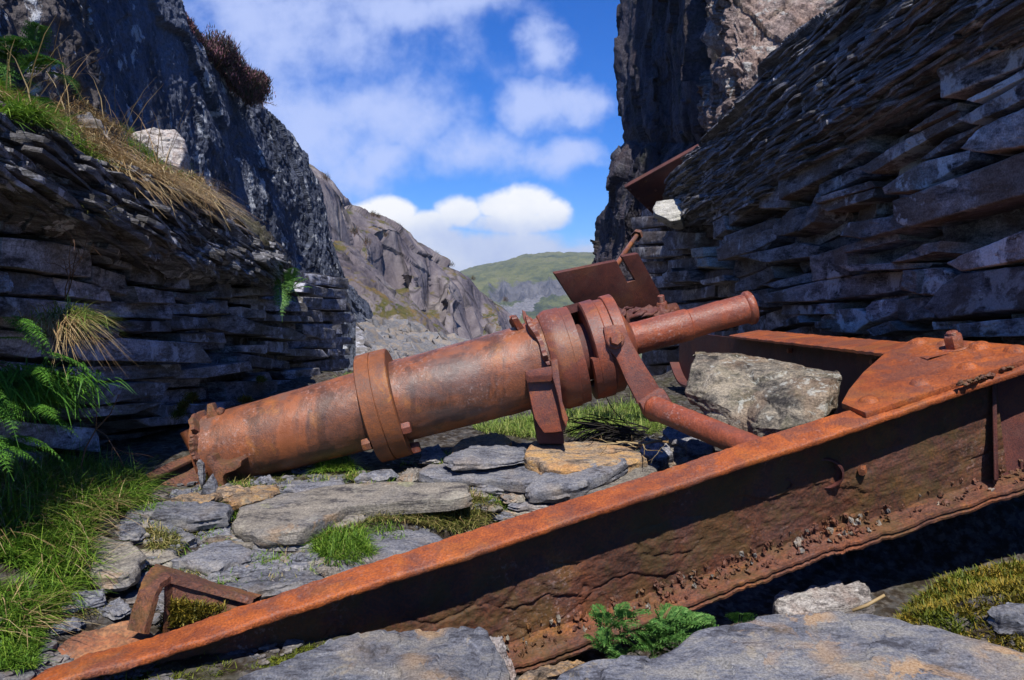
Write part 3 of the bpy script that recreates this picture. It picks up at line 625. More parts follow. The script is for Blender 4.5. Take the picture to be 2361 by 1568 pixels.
# ------------------------------------------------------------- corner frame of rusty channel beams
frame = empty('steel_frame', tuple(P(1200, 1568, 1.58)))
tag(frame, 'rusty orange steel channel frame with a bolted corner plate lying across the foreground', 'steel frame')
def front_beam():
    #        xb    yb    xf    yf    d     h
    st = [(2470, 783, 2470, 807, 1.92, .30), (2361, 818, 2361, 849, 1.90, .30), (1995, 936, 1995, 975, 1.83, .30), (1903, 962, 1903, 1004, 1.812, .30), (1741, 1013, 1741, 1057, 1.775, .30), (1556, 1075, 1556, 1119, 1.735, .30),
          (1350, 1141, 1350, 1186, 1.69, .30), (1124, 1212, 1124, 1259, 1.64, .29), (940, 1270, 940, 1318, 1.60, .28), (749, 1332, 749, 1378, 1.555, .26), (619, 1378, 619, 1423, 1.53, .22), (502, 1416, 502, 1458, 1.50, .16), (375, 1462, 375, 1500, 1.47, .10),
          (292, 1486, 292, 1524, 1.45, .06), (187, 1514, 187, 1550, 1.42, .03), (112, 1540, 112, 1572, 1.40, .02), (40, 1570, 44, 1592, 1.39, .01)]
    pts = []
    for xb, yb, xf, yf, d, h in st:
        pts.append(np.concatenate([P(xb, yb, d), P(xf, yf, d-.082), [h]]))
    pts = cr(np.array(pts), 640); B, F, H = pts[:, :3], pts[:, 3:6], pts[:, 6]
    # gentle waviness of the bent flange edge
    s = np.linspace(0, 1, len(B)); F = F + np.array([0, 0, 1])*(.0012*np.sin(s*23)+.001*np.sin(s*51+1)+.0012*fbm(B*9, 2, .5, 3))[:, None]
    F0 = cr(np.array([np.concatenate([P(xf, yf, d-.082)]) for xb, yb, xf, yf, d, h in st]), len(B)); Bs = np.stack([np.convolve(np.pad(B[:, i], 40, 'edge'), np.ones(81)/81, 'valid') for i in range(3)], 1); Us = np.stack([np.convolve(np.pad((F0-B)[:, i], 60, 'edge'), np.ones(121)/121, 'valid') for i in range(3)], 1)
    T = np.gradient(Bs, axis=0); T /= np.linalg.norm(T, axis=1, keepdims=True); U = Us; U /= np.linalg.norm(U, axis=1, keepdims=True)
    Dn = np.cross(T, U); Dn /= np.linalg.norm(Dn, axis=1, keepdims=True); Dn *= -np.sign(Dn[:, 2:3])
    w = np.linalg.norm(F-B, axis=1)
    n = len(B)
    # top flange part: closed profile with rounded nose
    t = .016; prof = []
    def q(a, b): return B+U*(w*0+a)[:, None]*1.0+Dn*b
    W_ = w[:, None]
    P0 = [B+Dn*0, B*.67+F*.33, B*.34+F*.66, F-U*.0055, F-U*.0012+Dn*.0022, F+Dn*.0055, F+Dn*(t-.003), F-U*.003+Dn*t, B*.4+F*.6+Dn*t, B*.7+F*.3+Dn*(t+.001), B+U*.014+Dn*(t+.004), B+Dn*(t+.004)]
    V = np.stack(P0, 1).reshape(-1, 3); m = len(P0)
    edgy = (.0016*fbm(V*45, 3, .6, 3))[:, None]*np.repeat(Dn, m, 0)
    leftness = sst((.22-np.repeat(s[::-1], m))/.2)
    V = V+edgy+(leftness*.003*fbm(V*30, 4, .6, 5))[:, None]*np.repeat(Dn, m, 0)
    o1 = obj('top_flange', V, gridq(m, n, True), mat=M['rust_beam'], parent=frame, ang=50)
    # web: front skin is a fine flaking sheet
    nv = 120; k = np.linspace(0, 1, nv); G = B[:, None]+U[:, None]*.012+Dn[:, None]*(t+(H[:, None]-2*t)[..., None]*k[None, :, None])
    p = G.reshape(-1, 3); w = p+.02*np.stack([vn(p*9, 70), vn(p*9, 71), vn(p*9, 72)], 1)+.008*np.stack([vn(p*40, 73), vn(p*40, 74), vn(p*40, 75)], 1)
    d1, d2, idv, _ = cell(w*[7, 7, 11], 14); d3, d4, idw, _ = cell(w*[22, 22, 30], 15)
    low = sst((np.tile(k, n)-.15)/.4); crk = np.exp(-(d2-d1)*26)*(vn(p*6, 17) > -.1)
    dd = low*(.0040*idv+.002*idw*(idv > .35)-.005*crk+.0016*fbm(p*60, 4, .7, 15)+.003*fbm(p*[6, 6, 9], 3, .5, 16)) + .0008*fbm(p*80, 2, .5, 4)
    V1 = p+np.repeat(U, nv, 0)*dd[:, None]
    Gb = (B[:, None]+Dn[:, None]*(t+(H[:, None]-2*t)[..., None]*k[None, ::-1, None])).reshape(-1, 3)
    V = np.concatenate([G.reshape(n, nv, 3)*0+V1.reshape(n, nv, 3), Gb.reshape(n, nv, 3)], 1).reshape(-1, 3)
    k0 = int(np.argmin([abs(todepth(b)[0]-2292) for b in B])); V = V.reshape(n, 2*nv, 3)[k0:].reshape(-1, 3)
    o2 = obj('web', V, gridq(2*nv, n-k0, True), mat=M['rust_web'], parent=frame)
    # bottom flange, delaminating edge; ends where it is buried on the left
    i1 = int(n*.64); Bb = (B+Dn*(H[:, None]-t))[:i1]; Ub, Db, Tb = U[:i1], Dn[:i1], T[:i1]; m = 30
    kk = np.linspace(0, 1, m); wv = .105*(1-.35*sst((s[:i1]/s[i1]-.9)/.1))+.0022*fbm(np.stack([s[:i1]*90, 0*s[:i1], 0*s[:i1]], 1), 5, .75, 2)
    top = Bb[:, None]+Ub[:, None]*(wv[:, None, None]*kk[None, :, None])
    pp = top.reshape(-1, 3); hh = .0018*np.floor(fbm(pp*[14, 14, 14], 4, .6, 8)*2.2)+.0015*fbm(pp*70, 4, .7, 9)
    top = (pp-np.repeat(Db, m, 0)*(hh+.004)[:, None]).reshape(i1, m, 3)
    gap = .004+.0012*fbm(Bb*25, 3, .6, 4); lip = []
    e = top[:, -1]
    lip.append(e+Db*.006); lip.append(e-Ub*.008+Db*.0075); lip.append(e-Ub*.008+Db*(.009+gap)[:, None]); lip.append(e+Ub*(.003+.0025*fbm(Bb*60, 4, .7, 7))[:, None]+Db*(.0105+gap)[:, None]); lip.append(e+Db*(.017+gap)[:, None])
    bot = Bb+Db*.022
    V = np.concatenate([top]+[q[:, None] for q in lip]+[bot[:, None]], 1); m2 = V.shape[1]
    o3 = obj('bottom_flange', V.reshape(-1, 3), gridq(m2, i1, True), mat=M['rust_edge'], parent=frame, ang=40)
    return B, F, U, Dn, T, H
FB = front_beam()
def hexbolt(name, c, ax, r, h, mat, parent, washer=True, nut=True, thread=0):
    ax = unit(ax); a = unit(np.cross(ax, [.31, .2, .9])); b = np.cross(ax, a)
    def ring(rad, z, n, off=0): th = np.arange(n)*2*pi/n+off; return c+ax*z+rad*(np.cos(th)[:, None]*a+np.sin(th)[:, None]*b)
    mb = MB()
    if washer:
        V = np.concatenate([ring(r*1.35, 0, 24), ring(r*1.35, h*.14, 24), ring(r*1.28, h*.17, 24), ring(.01*r, h*.17, 24)]); mb.add(V, gridq(24, 4, True))
    z0 = h*.15 if washer else 0
    V = np.concatenate([ring(r*.98, z0, 6), ring(r, z0+h*.06, 6), ring(r, z0+h*.82, 6), ring(r*.86, z0+h, 6), ring(.01*r, z0+h*1.01, 6)]); mb.add(V, gridq(6, 5, True))
    if thread:
        nt = int(thread/ .0035); V = []
        for i in range(nt*2): V.append(ring(r*(.52 if i % 2 else .6), z0+h+i*.00175, 16))
        V.append(ring(r*.1, z0+h+nt*.0035, 16)); mb.add(np.concatenate(V), gridq(16, nt*2+1, True))
    return obj(name, mb, mat=mat, parent=parent, ang=30)
bm = plate([P(x, y, d) for x, y, d in ((372, 1478, 1.50), (300, 1512, 1.45), (180, 1545, 1.42), (60, 1590, 1.39), (48, 1566, 1.42), (110, 1512, 1.46), (150, 1476, 1.48), (190, 1452, 1.50), (250, 1436, 1.52), (296, 1424, 1.535), (318, 1440, 1.53))], .006, [0, -.35, 1], .001, 1)
bmesh.ops.triangulate(bm, faces=[f for f in bm.faces if len(f.verts) > 4]); bmesh.ops.subdivide_edges(bm, edges=list(bm.edges), cuts=5, use_grid_fill=True)
_c = np.array([v.co[:] for v in bm.verts]); _n = .006*fbm(_c*16, 5, .65, 3)+.003*np.floor(fbm(_c*9, 3, .6, 7)*2.5)
for v, q in zip(bm.verts, _n): v.co.z += q
bmobj('peeling_flake', bm, M['rust_flake'], frame, ang=60)
# corner gusset plate
gh = .0
def gp(x, y, d): return P(x, y, d)
# plate plane through three known corners
g0, g1, g2 = P(1995, 951, 1.765), P(2361, 828, 1.835), P(2041, 813, 2.12)
gn = unit(np.cross(g1-g0, g2-g0)); gn = gn if gn[2] > 0 else -gn
def ong(x, y, up=0): return onplane(x, y, g0+gn*up, gn)
gout = [(1995, 951), (1940, 929), (1955, 900), (1985, 862), (2041, 813), (2102, 783), (2131, 777), (2361, 796), (2560, 812), (2560, 762), (2361, 828), (2200, 884)]
gout = [(1995, 951), (1940, 929), (1957, 898), (1990, 858), (2041, 813), (2102, 783), (2131, 777), (2361, 796), (2420, 801), (2440, 803), (2361, 828), (2200, 884)]
bm = plate([ong(x, y) for x, y in gout], .014, gn, .002, 2); bmesh.ops.triangulate(bm, faces=[f for f in bm.faces if len(f.verts) > 4])
gus = bmobj('corner_plate', bm, M['rust_beam'], frame, ang=30)
for x, y, r in ((1372, 1100, .020), (1690, 990, .020), (1995, 888, .020), (2065, 762, .023), (2290, 785, .022), (1680, 735, .020), (1840, 745, .014)):
    X, Y = (2600+x*.6377)/1.7348, (900+y*.6377)/1.7348; c = ong(X, Y)
    a = unit(np.cross(gn, [0, 1, .1])); b = np.cross(gn, a); th = np.linspace(0, 2*pi, 20, endpoint=False); V = []
    for rr, z in ((1.25, 0), (1.05, .12), (.9, .30), (.6, .42), (.25, .48), (.02, .49)): V.append(c+gn*(z*r*1.2-.001)+rr*r*(np.cos(th)[:, None]*a+np.sin(th)[:, None]*b)*(1+.06*np.sin(th*3+x)[:, None]))
    obj('rivet', np.concatenate(V), gridq(20, 6, True), mat=M['rust_beam'], parent=gus)
c = ong((2600+1915*.6377)/1.7348, (900+772*.6377)/1.7348); tag(hexbolt('nut', c-gn*.002, gn+np.array([-.08, 0, 0]), .0235, .034, M['rust_ring'], gus, thread=.012), 'big square-sided nut standing up on the corner plate')
# rear beam running away from the corner
def rear_beam():
    n = 200; s = np.linspace(0, 1, n)
    back = cr(np.array([P(2150, 778, 2.02), P(2088, 779, 2.35), P(1734, 755, 3.62)]), n); front = cr(np.array([P(2100, 822, 1.98), P(2041, 814, 2.10), P(1681, 773, 3.42)]), n)
    far_ = P(1681, 773, 3.42); c0 = ong(2041, 813, -.019); front = lin(np.array([c0+(c0-far_)*.16, c0, far_]), n); back = front+np.array([.14, .03, .022])[None]
    t = np.array([0, 0, -.012]); V = np.stack([back, back*.5+front*.5, front+[.004, 0, 0], front+[0, 0, -.003], front+t*.9, front+t+[.003, 0, 0], front*.5+back*.5+t, back+t], 1)
    # small torn end
    V += (.0014*fbm(V.reshape(-1, 3)*40, 3, .6, 3)).reshape(n, 8, 1)*np.array([0, 0, 1.])
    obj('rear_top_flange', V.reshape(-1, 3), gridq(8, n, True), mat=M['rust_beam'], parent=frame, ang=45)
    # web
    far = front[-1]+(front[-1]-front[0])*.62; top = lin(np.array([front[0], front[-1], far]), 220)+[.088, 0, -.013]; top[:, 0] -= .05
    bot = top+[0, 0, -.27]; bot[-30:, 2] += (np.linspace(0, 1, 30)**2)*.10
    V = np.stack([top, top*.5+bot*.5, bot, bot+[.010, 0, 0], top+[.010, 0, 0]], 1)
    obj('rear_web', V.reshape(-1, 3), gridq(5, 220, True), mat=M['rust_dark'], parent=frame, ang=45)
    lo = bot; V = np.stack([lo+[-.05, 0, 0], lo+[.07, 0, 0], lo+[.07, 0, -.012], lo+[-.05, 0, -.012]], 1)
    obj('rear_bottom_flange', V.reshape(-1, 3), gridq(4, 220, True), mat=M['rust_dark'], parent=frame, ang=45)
    for X, Y, d in ((1811, 797, 2.9), (1625, 802, 3.75), (1820, 809, 2.9)): pass
    for f_, zz in ((.78, -.035), (.55, -.035)):
        c = front[int(f_*(n-1))]+np.array([.036, 0, zz]); hexbolt('web_bolt', c, [-1, -.1, .0], .010, .014, M['rust_beam'], frame, washer=False)
rear_beam()
# plates added past the right end of the web to make its dark recess
def zz8(x, y): return ((2600+x*.6336)/1.7348, (1750+y*.6336)/1.7348)
pw = [P(2284, 872, 1.86), P(2284, 1105, 1.86)]
bm = plate([P(2286, 862, 1.87), P(2292, 1108, 1.87), P(2292, 1095, 2.12), P(2290, 862, 2.12)], .010, [-1, .2, 0], .002, 1)
bmobj('shade_plate', bm, M['rust_dark'], frame)
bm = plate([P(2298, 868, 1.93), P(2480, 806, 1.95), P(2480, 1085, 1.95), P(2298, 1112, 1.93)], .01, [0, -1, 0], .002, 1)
bmobj('dark_void_plate', bm, M['rust_dark'], frame)  # dark sheet added where only shade shows beyond the web
# ragged rust fringe under the corner plate
mb = MB()
for i in range(16):
    f = random.random(); x = 2210+f*120; y = 925-(x-2100)*.345+random.uniform(-1, 4); c = P(x, y, 1.775+f*.05)
    V, Q, T = slab([c+np.array([random.uniform(-.012, .012), random.uniform(-.01, .01), random.uniform(-.004, .004)])*1 for _ in range(1)]+[c+np.array([.012*cos(a), .01*sin(a), .003*sin(a*2)]) for a in (0.3, 1.7, 3.0, 4.4)], [0, -.4, 1], .004, 12, 3, .1, .002, .001, 2, i); mb.add(V, Q, T)
obj('rust_flakes', mb, mat=M['rust_edge'], parent=frame)
# hex bolt and round hole on the web
def webpt(x, y, off=0.0):
    B, F, U, Dn, T, H = FB; i = int(np.argmin([abs(todepth(b)[0]-x) for b in B[::4]])*4)
    return onplane(x, y, B[i]+U[i]*(.014+off), U[i]), U[i]
c, un = webpt(1989, 1074, .0); hexbolt('web_bolt', c, un, .0105, .035, M['rust_pipe'], frame, washer=False)
c, un = webpt(1950, 1112, .0); hexbolt('web_bolt', c, un, .012, .010, M['rust_web'], frame, washer=False)
for x, y, r in ((1904, 1092, .036), (1814, 1115, .011)):
    c, un = webpt(x, y, .006); a = unit(np.cross(un, [0, 0, 1])); b = np.cross(un, a); th = np.linspace(0, 2*pi, 40, endpoint=False); V = []
    for rr, z in ((1.12, -.006), (1.1, .003), (1.0, .004), (.95, -.004), (.93, -.0135), (.02, -.0135)): V.append(c+un*z+rr*r*(np.cos(th)[:, None]*a+np.sin(th)[:, None]*b))
    obj('round_hole_rim', np.concatenate(V), gridq(40, 6, True), mat=M['rust_dark'], parent=frame, ang=40)
# angle iron cleat at the left end
def z3(x, y): return (x*.375, 979.9+y*.375)
def zp3(x, y, d): return P(*z3(x, y), d)
def cleat():
    near = [zp3(885, 1285, 1.455), zp3(948, 1045, 1.475), zp3(985, 975, 1.50), zp3(1050, 932, 1.53), zp3(1300, 1000, 1.56), zp3(1560, 1070, 1.58)]
    far = [zp3(778, 1258, 1.475), zp3(850, 1015, 1.50), zp3(890, 920, 1.545), zp3(958, 850, 1.60), zp3(1260, 945, 1.63), zp3(1610, 1048, 1.64)]
    nr, fr = lin(np.array(near), 120), lin(np.array(far), 120); u_ = fr-nr; T = np.gradient((nr+fr)/2, axis=0); n_ = np.cross(T, u_); n_ /= np.linalg.norm(n_, axis=1, keepdims=True)
    n_ *= np.sign((n_@np.array([-.3, -.3, 1]))[:, None]); t = -.012
    k = np.linspace(0, 1, 9); top = nr[:, None]+u_[:, None]*k[None, :, None]; p = top.reshape(-1, 3)
    top = (p+np.repeat(n_, 9, 0)*(.0022*fbm(p*35, 4, .6, 2))[:, None]).reshape(120, 9, 3); bot = (nr[:, None]+u_[:, None]*k[None, ::-1, None]+n_[:, None]*t)
    V = np.concatenate([top, bot], 1); mb = MB(); mb.add(V.reshape(-1, 3), gridq(18, 120, True))
    i0 = 50; w1 = nr[i0:]+n_[i0:]*-.006+[0, .012, 0]; w2 = w1+[0, -.01, -.10]; ks = np.linspace(0, 1, 12); G = w1[:, None]*(1-ks)[None, :, None]+w2[:, None]*ks[None, :, None]
    p = G.reshape(-1, 3); p = p+np.array([0, 1., 0])*(.004*fbm(p*30, 4, .6, 4))[:, None]; mb.add(p, gridq(12, 120-i0))
    obj('angle_cleat', mb, mat=M['rust_edge'], parent=frame, ang=45)
cleat()
def flakes_on(x0, y0, x1, y1, n, w, name='rust_scales', d=(1.6, 1.86)):
    B, F, U, Dn, T, H = FB; mb = MB(); m = len(B)
    for i in range(n):
        k = random.randint(int(m*.03), int(m*.50)); a = random.random()**1.3
        c = B[k]+Dn[k]*(H[k]-.022)+U[k]*(.014+.07*a)+Dn[k]*(-.004*random.random()-.02*(1-a)**2); r = random.uniform(.003, .010)*(1.5 if random.random() < .1 else 1)
        an = sorted(random.uniform(0, 6.28) for _ in range(5)); nn_ = unit(-Dn[k]+.5*RNG.normal(size=3)+U[k]*.3); e1 = unit(np.cross(nn_, T[k]+[0, .1, .1])); e2 = np.cross(nn_, e1)
        V, Q, T_ = slab([c+r*(cos(t)*e1+sin(t)*e2*.7) for t in (0.2, 1.3, 2.5, 3.8, 5.2)], nn_, r*.35, 10, 2, .12, .001, .0006, 1, i); mb.add(V, Q, T_)
    return mb
tag(obj('rust_scale', flakes_on(0, 0, 0, 0, 330, 0), mat=M['rust_edge'], parent=frame, smooth=False), kind='stuff')
mb = flakes_on(0, 0, 0, 0, 60, 0); tag(obj('slate_grit', mb, mat=M['slate_tan'], parent=frame, smooth=False), kind='stuff')

# ------------------------------------------------------------- the big pipe
XD = np.array([1.0, .17, 0])
_pa = P(480, 1043, 2.429); _pb = P(1735, 708, 2.498); AX = unit(_pb-_pa); PL = np.linalg.norm(_pb-_pa)
EY = unit(np.cross(AX, [0, 0, 1])); EY = EY if EY[1] < 0 else -EY; EZ = np.cross(AX, EY); EZ = EZ if EZ[2] > 0 else -EZ      # EY towards the viewer, EZ up
def tx(x):
    """distance along the pipe axis for a photo x of the axis"""
    lo, hi = -.5, 2.5
    for _ in range(50):
        m = (lo+hi)/2
        if todepth(_pa+AX*m)[0] < x: lo = m
        else: hi = m
    return lo
def AP(t, r=0, th=0): return _pa+AX*t+(EY*cos(th)+EZ*sin(th))*r
pipe = empty('rusted_pipe', tuple(_pa+AX*.5+np.array([0, 0, -.3])))
tag(pipe, 'long rust-brown flanged iron pipe leaning diagonally across the slate ground', 'pipe')
def lathe(name, prof, mat, th0=0, th1=2*pi, seg=96, parent=pipe, noise=.0012, ang=35, sub=.012, closed=False):
    """prof list of (t, r); open angle range makes a thick shell if the profile closes on itself"""
    pr = []
    for (a, b), (c, d) in zip(prof[:-1], prof[1:]):
        L = math.hypot(c-a, d-b); k = max(1, int(L/sub))
        for i in range(k): pr.append((a+(c-a)*i/k, b+(d-b)*i/k))
    pr.append(prof[-1]); pr = np.array(pr); full = th1-th0 > 6.28; th = np.linspace(th0, th1, seg, endpoint=not full)
    V = _pa+AX*pr[:, 0][:, None, None]+(EY*np.cos(th)[:, None]+EZ*np.sin(th)[:, None])[None]*pr[:, 1][:, None, None]
    p = V.reshape(-1, 3); C = _pa+AX*np.repeat(pr[:, 0], len(th))[:, None]; rad = p-C; rl = np.linalg.norm(rad, axis=1, keepdims=True)+1e-9
    p = p+rad/rl*(noise*fbm(p*14, 3, .55, 5)+noise*.5*fbm(p*60, 3, .6, 6))[:, None]
    mb = MB(); mb.add(p, gridq(len(th), len(pr), full))
    if not full:      # cap the two cut faces
        m = len(pr); c0 = p.reshape(m, len(th), 3)[:, 0]; c1 = p.reshape(m, len(th), 3)[:, -1]
        for c in (c0, c1):
            h = m//2; mb.add(np.concatenate([c]), T=[(0, i, i+1) for i in range(1, m-1)])
    return obj(name, mb, mat=mat, parent=parent, ang=ang)
R1 = .127
lathe('barrel', [(tx(470), .106), (tx(478), .111), (tx(500), .114), (tx(850), R1-.003), (tx(900), R1)], M['rust_pipe'], seg=128)
lathe('upper_barrel', [(tx(900), R1+.001), (tx(1150), R1+.004), (tx(1215), R1+.006), (tx(1250), R1+.014), (tx(1275), R1+.018), (tx(1275), .05)], M['rust_pipe'], seg=128)
fl = lathe('flange', [(tx(852), R1-.01), (tx(852), .168), (tx(854), .172), (tx(884), .173), (tx(885), .169), (tx(886.5), .169), (tx(887), .173), (tx(920), .172), (tx(922), .168), (tx(922), R1-.01)], M['rust_ochre'], seg=140, noise=.0009, ang=30)
for th, side in ((-27, 1), (-33, -1), (135, 1), (-78, 1)):
    a = radians(th); t0 = tx(923) if side > 0 else tx(851); r = .153 if side > 0 else .158; c = AP(t0, r, a)
    hexbolt('flange_bolt', c, AX*side, .019, .026, M['rust_ochre'] if side < 0 else M['rust_ring'], fl, washer=False)
# ring 1 with the saddle seam, gap, ring 2 and the lower shell that joins them
t1, t2, t3, t4 = tx(1275), tx(1332), tx(1366), tx(1396)
lathe('collar', [(tx(1258), R1), (tx(1264), .148), (t1, .158), (t1+.012, .161), (t2-.03, .160), (t2-.028, .156), (t2, .155), (t2, .06)], M['rust_ring'], seg=140, ang=28)
lathe('inner_sleeve', [(t2-.01, .09), (t3+.02, .09)], M['rust_dark'], seg=64)
lathe('second_collar', [(t3-.012, .05), (t3-.012, .150), (t3-.008, .157), (t4-.012, .157), (t4-.008, .152), (t4+.02, .150), (t4+.028, .14), (t4+.03, .05)], M['rust_ring'], seg=140, ang=28)
lathe('lower_shell', [(t2+.020, .115), (t2+.020, .156), (t4-.02, .156), (t4-.02, .115), (t2+.020, .115)], M['rust_ring'], radians(-118), radians(-5), 60, ang=28)
lathe('upper_shell', [(t2-.006, .13), (t2-.006, .157), (t3-.004, .157), (t3-.004, .13), (t2-.006, .13)], M['rust_dark'], radians(88), radians(200), 50, ang=28)
lathe('neck', [(t4+.01, .112), (tx(1434), .108), (tx(1446), .09), (tx(1458), .052)], M['rust_ring'], seg=80)
# narrow tube
lathe('narrow_tube', [(tx(1420), .0515), (tx(1587), .051), (tx(1590), .047), (tx(1722), .047), (tx(1724), .047)], M['rust_tube'], seg=96, noise=.0012)
lathe('tube_lip', [(tx(1717), .046), (tx(1720), .051), (tx(1724), .0545), (tx(1732), .0545), (tx(1735), .051), (tx(1735), .038), (tx(1700), .036)], M['rust_tube'], seg=80, noise=.0008, ang=60)
# broken seam standing off the upper barrel: ragged lips
def lip(name, t0, t1_, r0, r1, th0, th1, mat, n=90, s=0, drift=0.0, jag=.012, skew=0.0):
    th = np.linspace(th0, th1, n); m = 7; V = []
    j = fbm(np.stack([th*5, th*0+s, th*0], 1), 4, .65, s)*jag
    for k in range(m):
        f = k/(m-1); r = r0+(r1-r0)*f+j*f; w = (t1_-t0)*(1-.45*f)
        V.append(np.array([AP(t0+drift*f+skew*(a-th0)+.004*math.sin(a*9+s), rr, a) for a, rr in zip(th, r)]))
    for k in range(m-1, -1, -1):
        f = k/(m-1); r = r0+(r1-r0)*f+j*f; w = (t1_-t0)*(1-.4*f)
        V.append(np.array([AP(t0+w+drift*f+skew*(a-th0)+.004*math.sin(a*7+s+1), rr, a) for a, rr in zip(th, r)]))
    V = np.concatenate(V); V = V+(.002*fbm(V*50, 3, .6, s))[:, None]*EY
    mb = MB(); mb.add(V, gridq(n, 2*m, False)); 
    A = V.reshape(2*m, n, 3)
    for e in (0, -1): mb.add(A[:, e], T=[(0, i, i+1) for i in range(1, 2*m-1)])
    return obj(name, mb, mat=mat, parent=pipe, ang=40)
lip('broken_seam', tx(1250), tx(1264), .12, .166, radians(2), radians(70), M['rust_ring'], s=3, drift=.004, skew=-.022, jag=.008)
lip('broken_seam', tx(1216), tx(1230), .12, .170, radians(66), radians(150), M['rust_ring'], s=5, drift=-.012, jag=.010)
# lug foot below the seam
def prism(name, pts, dfront, dback, mat, parent=pipe, bev=.003, n=None, s=1, amp=0.0):
    f = np.array([P(x, y, dfront) for x, y in pts]); nrm = unit([.04, -1, .02])
    bm = plate(f, dback-dfront, nrm, bev, 2); return bmobj(name, bm, mat, parent, ang=35)
def z2(x, y): return (1095+x*.2929, 634+y*.2929)
prism('lug', [z2(*q) for q in ((400, 765), (470, 752), (600, 745), (625, 800), (650, 870), (690, 1000), (727, 1130), (712, 1228), (620, 1240), (545, 1243), (505, 1190), (470, 1130), (440, 1000), (418, 880))], 2.30, 2.45, M['rust_ring'])
bm = plate([P(*z2(*q), 2.27) for q in ((420, 800), (600, 790), (640, 740), (600, 715), (420, 745), (395, 775))], .02, [0, -.3, 1], .003, 2); bmobj('lug_ledge', bm, M['rust_ring'], pipe)
prism('lug_web', [z2(*q) for q in ((600, 680), (650, 660), (690, 1000), (735, 1130), (720, 1200), (690, 1130), (655, 960), (610, 800))], 2.265, 2.38, M['rust_ring'])
prism('foot', [z2(*q) for q in ((470, 1130), (690, 1180), (705, 1330), (500, 1330))], 2.37, 2.46, M['rust_dark'])
prism('broken_spike', [z2(*q) for q in ((372, 275), (395, 285), (410, 320), (445, 335), (470, 370), (400, 385), (380, 340))], 2.44, 2.455, M['rust_ring'], bev=.001)
# yoke strap and arm
def band(name, ctr_t, width, r, th0, th1, thick, mat, n=70, tilt=0.0, parent=pipe):
    th = np.linspace(th0, th1, n); V = []
    for (dt, rr) in ((-width/2, r-thick), (-width/2, r-.002), (-width/2+.002, r), (width/2-.002, r), (width/2, r-.002), (width/2, r-thick)):
        V.append(np.array([AP(ctr_t+dt+tilt*math.sin(a), rr, a) for a in th]))
    V = np.stack(V, 1); mb = MB(); mb.add(V.reshape(-1, 3), gridq(6, n, True))
    for e in (0, -1): mb.add(V[e], T=[(0, i, i+1) for i in range(1, 5)])
    return obj(name, mb, mat=mat, parent=parent, ang=30)
ty = tx(1420)
band('yoke_strap', ty, .034, .158, radians(-2), radians(200), .010, M['rust_ring'])
arm_f = [P(*z2(*q), 2.36) for q in ((1010, 410), (1085, 392), (1190, 400), (1250, 560), (1450, 880), (1290, 1010), (1190, 820), (1090, 640), (1030, 530))]
arm_f = [P(*z2(x, y), 2.315-(.02 if x > 1250 and y > 700 else 0)) for x, y in ((1012, 412), (1085, 392), (1165, 395), (1205, 470), (1250, 560), (1340, 715), (1450, 882), (1365, 945), (1275, 1000), (1190, 830), (1110, 650), (1035, 560))]
bm = plate(arm_f, .013, [.05, -1, .1], .002, 2); arm = bmobj('yoke_arm', bm, M['rust_ring'], pipe, ang=30)
c = P(*z2(1103, 510), 2.312); dirb = unit([.02, -1, .12])
a_ = unit(np.cross(dirb, [0, 0, 1])); b_ = np.cross(dirb, a_); th = np.linspace(0, 2*pi, 32, endpoint=False); V = []
for rr, z in ((.0275, 0), (.0275, .006), (.024, .009), (.001, .009)): V.append(c+dirb*z+rr*(np.cos(th)[:, None]*a_+np.sin(th)[:, None]*b_))
obj('yoke_washer', np.concatenate(V), gridq(32, 4, True), mat=M['rust_ring'], parent=arm, ang=30)
hexbolt('yoke_bolt', c+dirb*.008, dirb, .019, .022, M['rust_ring'], arm, washer=False)
# clevis bend at the arm's foot and the strut
cl = [P(*z2(x, y), d) for x, y, d in ((1275, 1000, 2.295), (1450, 882, 2.295), (1490, 900, 2.275), (1555, 1000, 2.27), (1540, 1090, 2.275), (1500, 1150, 2.28), (1395, 1150, 2.28), (1335, 1090, 2.28), (1300, 1010, 2.275))]
bm = plate(cl, .014, [.35, -1, .35], .003, 2); bmobj('clevis', bm, M['rust_ring'], arm, ang=30)
bm = plate([P(*z2(x, y), d) for x, y, d in ((1400, 1145, 2.27), (1395, 1050, 2.26), (1470, 1000, 2.26), (1560, 1010, 2.27), (1545, 1090, 2.275), (1500, 1150, 2.28))], .03, [.2, -1, .3], .004, 2); bmobj('clevis_cheek', bm, M['rust_ring'], arm, ang=30)
s0, s1 = P(*z2(1400, 1040), 2.26), P(1775, 1050, 1.90)
L = lin(np.array([s0, s1]), 60); V, Q, T = tube(L, .0335, 40, True, .03, 3); obj('strut', V, Q, T, mat=M['rust_tube'], parent=pipe)
hexbolt('clevis_pin', P(*z2(1420, 985), 2.255), [-.25, -1, .3], .008, .02, M['rust_pipe'], arm, washer=False)
